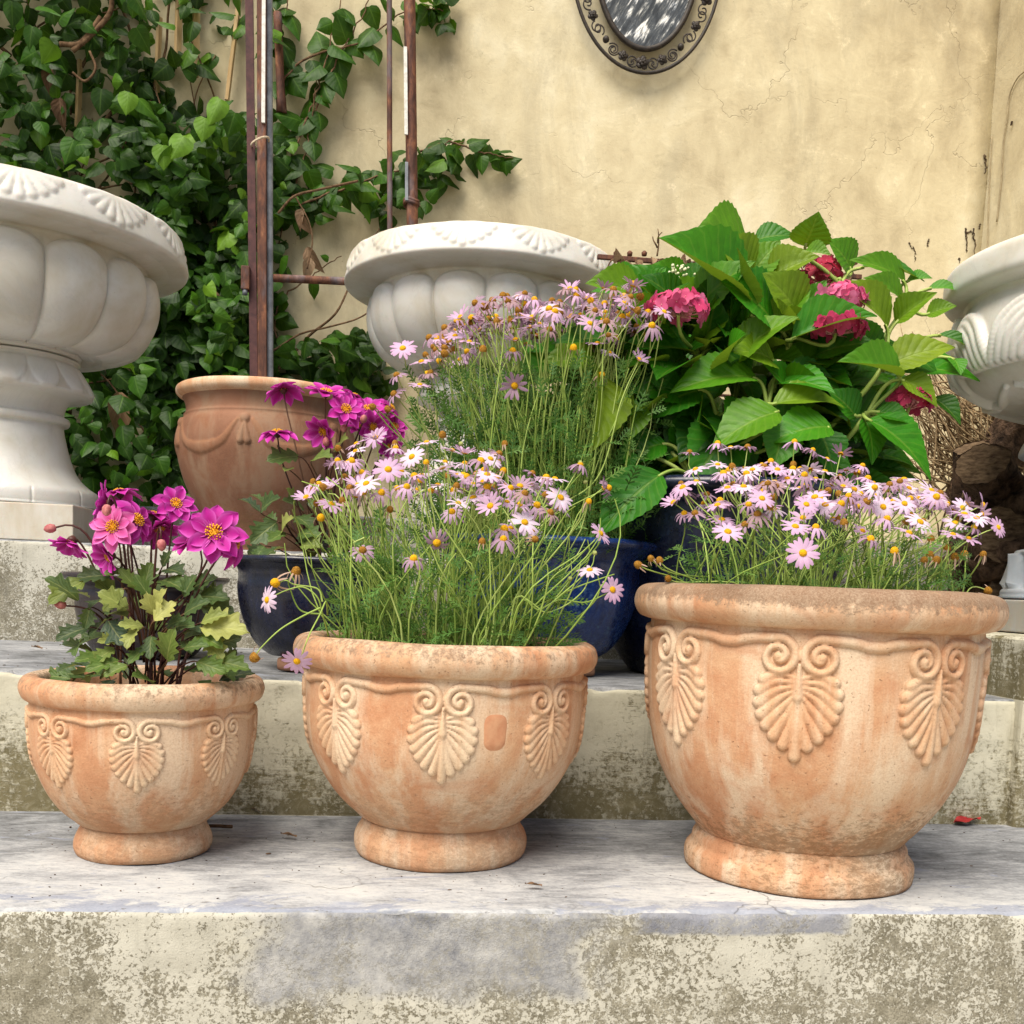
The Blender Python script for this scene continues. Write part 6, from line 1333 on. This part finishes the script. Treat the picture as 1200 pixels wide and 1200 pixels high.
for b, t, w_, Yb, Yt, ti, k, nz in (((775, 556), (706, 600), .62, 1.80, 1.74, .26, 1, .7), ((735, 530), (742, 545), .8, 1.85, 1.83, .5, 1, .6), ((918, 500), (911, 540), .85, 1.80, 1.76, .55, 0, .4), ((800, 530), (815, 475), .8, 1.90, 1.86, .3, 0, .3), ((860, 500), (820, 545), .9, 1.86, 1.80, .3, 1, .5), ((780, 520), (728, 525), .7, 1.88, 1.84, .42, 1, .6), ((850, 495), (888, 535), .9, 1.86, 1.80, .2, 1, .5), ((960, 505), (985, 545), .9, 1.84, 1.8, .25, 1, .5), ((760, 500), (745, 455), .8, 1.92, 1.88, .25, 0, .4), ((830, 470), (790, 520), .9, 1.9, 1.85, .18, 1, .5)):
    LV.append((b, t, w_, Yb, Yt, ti, k, 0.0, nz, -0.8))
groups = {0: [], 1: [], 2: []}; hs = MB()
NODES = [((812, 556), 1.86), ((900, 475), 1.86), ((840, 482), 1.88), ((1012, 488), 1.86), ((1035, 428), 1.90), ((925, 400), 1.94), ((815, 420), 1.94), ((760, 470), 1.96), ((985, 330), 2.02), ((880, 330), 2.02), ((1060, 360), 1.98), ((770, 370), 2.02)]
NP_ = [at(p[0], p[1], Y) for p, Y in NODES]
for n_ in NP_:
    b = np.array([HYDPOT[0]+(n_[0]-HYDPOT[0])*0.35, HYDPOT[1]+(n_[1]-HYDPOT[1])*0.3, 0.545])
    P = bez(b, b+np.array([0, 0, 0.10]), n_-np.array([(n_[0]-b[0])*0.25, (n_[1]-b[1])*0.2, 0.10]), n_, 14); V, F = tube_geo(P-ho, np.linspace(0.0068, 0.0045, 14), 8); hs.add(V, F, np.linspace(0.2, 0.75, 14).repeat(8).tolist()+[] )
for b, t, w_, Yb, Yt, ti, k, nx, nz, ny in LV:
    pb, pt = at(b[0], b[1], Yb), at(t[0], t[1], Yt); groups[k].append((pb, pt-pb, (nx, ny, nz), np.linalg.norm(pt-pb)*1.01, ti+rh.normal(0, 0.04), w_*1.50))
    nd = min(NP_, key=lambda q: np.linalg.norm(q-pb)+(0.15 if q[2] > pb[2]+0.02 else 0)); d = norm(pt-pb)
    P = bez(nd-np.array([0, 0, 0.01]), nd+(pb-nd)*0.35+np.array([0, 0, 0.012]), pb-d*min(0.03, np.linalg.norm(pb-nd)*0.4), pb+d*0.008, 9); V, F = tube_geo(P-ho, np.linspace(0.0042, 0.0030, 9), 6); hs.add(V, F, rh.uniform(0.6, 1.0))
# outer layer of leaves between the ones traced above
for k in range(120):
    a = rh.uniform(-3.1, -0.05); el = rh.uniform(-0.75, 1.2); d0 = np.array([math.cos(a)*math.cos(el), math.sin(a)*math.cos(el), math.sin(el)])
    p = np.array([0.645, 2.07, 0.76])+d0*np.array([0.27, 0.13, 0.23])*rh.uniform(0.75, 1.0)
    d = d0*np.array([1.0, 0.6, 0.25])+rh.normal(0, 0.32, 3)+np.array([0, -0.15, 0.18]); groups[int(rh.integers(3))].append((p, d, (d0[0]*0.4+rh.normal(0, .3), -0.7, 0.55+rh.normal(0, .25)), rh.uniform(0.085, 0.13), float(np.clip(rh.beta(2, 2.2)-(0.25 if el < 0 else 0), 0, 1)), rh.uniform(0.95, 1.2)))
for k in range(58):
    a = rh.uniform(-2.95, -0.2); el = rh.uniform(-0.8, 1.0); d0 = np.array([math.cos(a)*math.cos(el), math.sin(a)*math.cos(el), math.sin(el)])
    p = np.array([0.625, 2.02, 0.75])+d0*np.array([0.28, 0.15, 0.22])*rh.uniform(0.85, 1.0)
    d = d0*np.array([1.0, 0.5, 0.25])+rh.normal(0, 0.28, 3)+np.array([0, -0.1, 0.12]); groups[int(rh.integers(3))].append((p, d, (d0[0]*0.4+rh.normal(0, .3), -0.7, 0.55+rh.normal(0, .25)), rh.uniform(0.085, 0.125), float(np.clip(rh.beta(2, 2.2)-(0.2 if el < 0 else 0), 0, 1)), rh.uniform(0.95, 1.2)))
# leaves deep inside the bush, their shade painted as a darker tint
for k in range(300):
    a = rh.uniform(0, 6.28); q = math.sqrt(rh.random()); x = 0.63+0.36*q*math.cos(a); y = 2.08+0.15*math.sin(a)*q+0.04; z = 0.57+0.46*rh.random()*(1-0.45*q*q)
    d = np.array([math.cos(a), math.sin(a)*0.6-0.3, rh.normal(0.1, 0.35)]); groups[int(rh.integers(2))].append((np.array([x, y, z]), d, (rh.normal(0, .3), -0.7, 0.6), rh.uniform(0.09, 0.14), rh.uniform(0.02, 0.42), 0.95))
allV = []
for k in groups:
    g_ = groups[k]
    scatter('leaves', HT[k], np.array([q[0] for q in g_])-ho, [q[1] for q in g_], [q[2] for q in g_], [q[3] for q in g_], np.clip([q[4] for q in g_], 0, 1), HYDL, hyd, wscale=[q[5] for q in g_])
def floret(seed):
    r = random.Random(seed); V = []; F = []
    for k in range(4):
        a = math.pi/2*k+r.uniform(-.12, .12); ca, sa = math.cos(a), math.sin(a); b = len(V)
        for i in range(5):
            t = i/4; ww = 0.0115*(0.30, 0.80, 1.05, 0.90, 0.35)[i]; rad = 0.0135*t; z = 0.0035*t-0.0032*t*t+r.uniform(-.0006, .0006)
            for s in (-1, 0, 1): V.append((rad*ca-s*ww*0.5*sa, rad*sa+s*ww*0.5*ca, z+abs(s)*0.0012*t))
        for i in range(4):
            for j in range(2): F.append((b+i*3+j, b+(i+1)*3+j, b+(i+1)*3+j+1, b+i*3+j+1))
    return V, F
def flower_head(x, y, Y, rx_, rz_, n, seed, lo_, hi_, nd, down=0.0):
    c = at(x, y, Y); r = np.random.default_rng(seed); m = MB(); ey = MB(); pts = []
    for i in range(n):
        ph = math.acos(1-1.45*(i+0.5)/n); a = i*2.39996+r.normal(0, 0.1); d = np.array([math.sin(ph)*math.cos(a), math.sin(ph)*math.sin(a), math.cos(ph)]); d = norm(d+np.array([0, -0.25, 0]))
        p = d*np.array([rx_, rx_*0.85, rz_])*r.uniform(0.88, 1.08); q = Vector(norm(d+r.normal(0, 0.25, 3))).to_track_quat('Z', 'Y') @ Quaternion((0, 0, 1), r.uniform(0, 6.28)); s = r.uniform(0.95, 1.3)
        V, F = floret(seed*100+i); m.add([np.array(q @ Vector(v))*s+p for v in V], F, np.clip(r.uniform(lo_, hi_), 0, 1))
        V, F = dome(0.0013, 0.0018, 6, 2); ey.add([np.array(q @ Vector(v))+p for v in V], F); pts.append(p)
        V, F = tube_geo([p*0.15+np.array([0, 0, -rz_*0.5]), p*0.97], [0.0012, 0.0010], 4); ey.add(V, F)
    o = m.build('flower_head', HYDP, hyd, loc=tuple(c-ho)); ey.build('floret_eyes', EYEP, o)
    P = bez(nd, nd+np.array([0, 0, 0.03]), c-np.array([0, 0, 0.07]), c-np.array([0, 0, rz_*0.3]), 9); V, F = tube_geo(P-ho, 0.0035, 6); hs.add(V, F, 0.7)
flower_head(795, 362, 1.84, 0.056, 0.024, 40, 3, 0.35, 1.0, NP_[6]); flower_head(985, 352, 1.90, 0.044, 0.024, 40, 4, 0.5, 1.0, NP_[5]); flower_head(980, 384, 1.88, 0.050, 0.022, 40, 5, 0.1, 0.6, NP_[5]); flower_head(1066, 470, 1.85, 0.036, 0.024, 28, 6, 0.0, 0.45, NP_[3]); flower_head(793, 434, 1.98, 0.026, 0.022, 16, 7, 0.0, 0.15, NP_[6]); flower_head(962, 322, 2.05, 0.035, 0.03, 22, 8, 0.0, 0.2, NP_[8]); flower_head(905, 332, 2.04, 0.018, 0.014, 10, 9, 0.0, 0.3, NP_[9])
cf = MB(); c = at(796, 318, 2.0)-ho
for i in range(26):
    p = c+np.array([rh.normal(0, 0.016), rh.normal(0, 0.008), rh.normal(0, 0.006)]); V, F = ball_geo(p, rh.uniform(0.002, 0.0038), 7, 5); cf.add(V, F)
cf.build('young_flower_head', CREAMF, hyd)
hs.build('stems', HSTEM, hyd)

# ------------------------------------------------------------------ litter on the steps
def litter(name, x, y, z, L, mat, lab, cat, rot, seed):
    p = atz(x, y, z); V0, F0, UV0 = leaf_template(8, [0.03, 0.14, 0.2, 0.22, 0.2, 0.16, 0.1, 0.05, 0.0], 0.5, -0.12, 2, 0.0, 0.06)
    o = obj(name, V0*L+np.array([0, -L*0.5, 0.004]), F0, mat, uv=UV0, tint=np.full(len(V0), 0.35), loc=(p[0], p[1], z+0.002)); o.rotation_euler = (0, 0.1, rot); tag(o, lab, cat)
litter('fallen_leaf', 1133, 967, 0, 0.055, REDL, 'small dark red fallen leaf on the tread right of the largest pot', 'leaf', RAD(-80), 1)
litter('fallen_leaf', 296, 954, 0, 0.028, DRYL, 'curled brown leaf on the tread behind and right of the smallest pot', 'leaf', RAD(80), 2)
litter('fallen_leaf', 338, 984, 0, 0.026, DRYL, 'grey-brown dry leaf on the front step between the smallest and middle pots', 'leaf', RAD(70), 3)
litter('fallen_leaf', 43, 763, RI, 0.03, DRYL, 'dry brown leaf lying on the middle step at the left edge', 'leaf', RAD(60), 4)
litter('fallen_leaf', 625, 1043, 0, 0.022, DRYL, 'small brown leaf near the front lip of the step right of the middle pot', 'leaf', RAD(85), 5)
p = atz(236, 961, 0); V, F = ball_geo((0, 0, 0.0075), 0.0085, 12, 8); tag(obj('berry', V, F, m_plain('dark_berry', (0.02, 0.008, 0.008), (0.06, 0.02, 0.015), 90, 0.4), loc=tuple(p)), 'dark round berry on the tread right of the smallest pot', 'berry')
p = atz(62, 748, RI); V, F = tube_geo(bez((-0.03, 0, 0.004), (-0.01, 0.004, 0.006), (0.01, -0.003, 0.005), (0.034, 0.003, 0.004), 8), 0.0022, 6); tag(obj('twig', V, F, VINEW, loc=tuple(p)), 'short reddish twig on the middle step below the left urn', 'twig')
p = atz(256, 972, 0); V, F = tube_geo(bez((-0.02, 0, 0.004), (-0.01, 0.004, 0.006), (0.01, -0.003, 0.005), (0.02, 0.003, 0.004), 8), 0.003, 6); tag(obj('twig', V, F, VINEW, loc=tuple(p)), 'dark twig piece on the front step behind the foot of the smallest pot', 'twig')
pt = MB(); rl = np.random.default_rng(3)
for k in range(420):
    x, y = rl.uniform(-10, 1200), rl.uniform(965, 1055); p = atz(x, y, 0)
    if k % 3 == 0: p = atz(rl.uniform(0, 300), rl.uniform(752, 782), RI)
    s = rl.uniform(0.0003, 0.0011)*(1 if rl.random() < 0.95 else 2.2); V, F = ball_geo((0, 0, 0), s, 6, 4); a = rl.uniform(0, 3.14)
    V = [(p[0]+v[0]*math.cos(a)*1.8-v[1]*math.sin(a), p[1]+v[0]*math.sin(a)*1.8+v[1]*math.cos(a), p[2]+s*0.5+v[2]*0.5) for v in V]; pt.add(V, F)
o = pt.build('litter', BARK); tag(o, 'fine dark crumbs and bits scattered over the step treads', 'litter', kind='stuff')
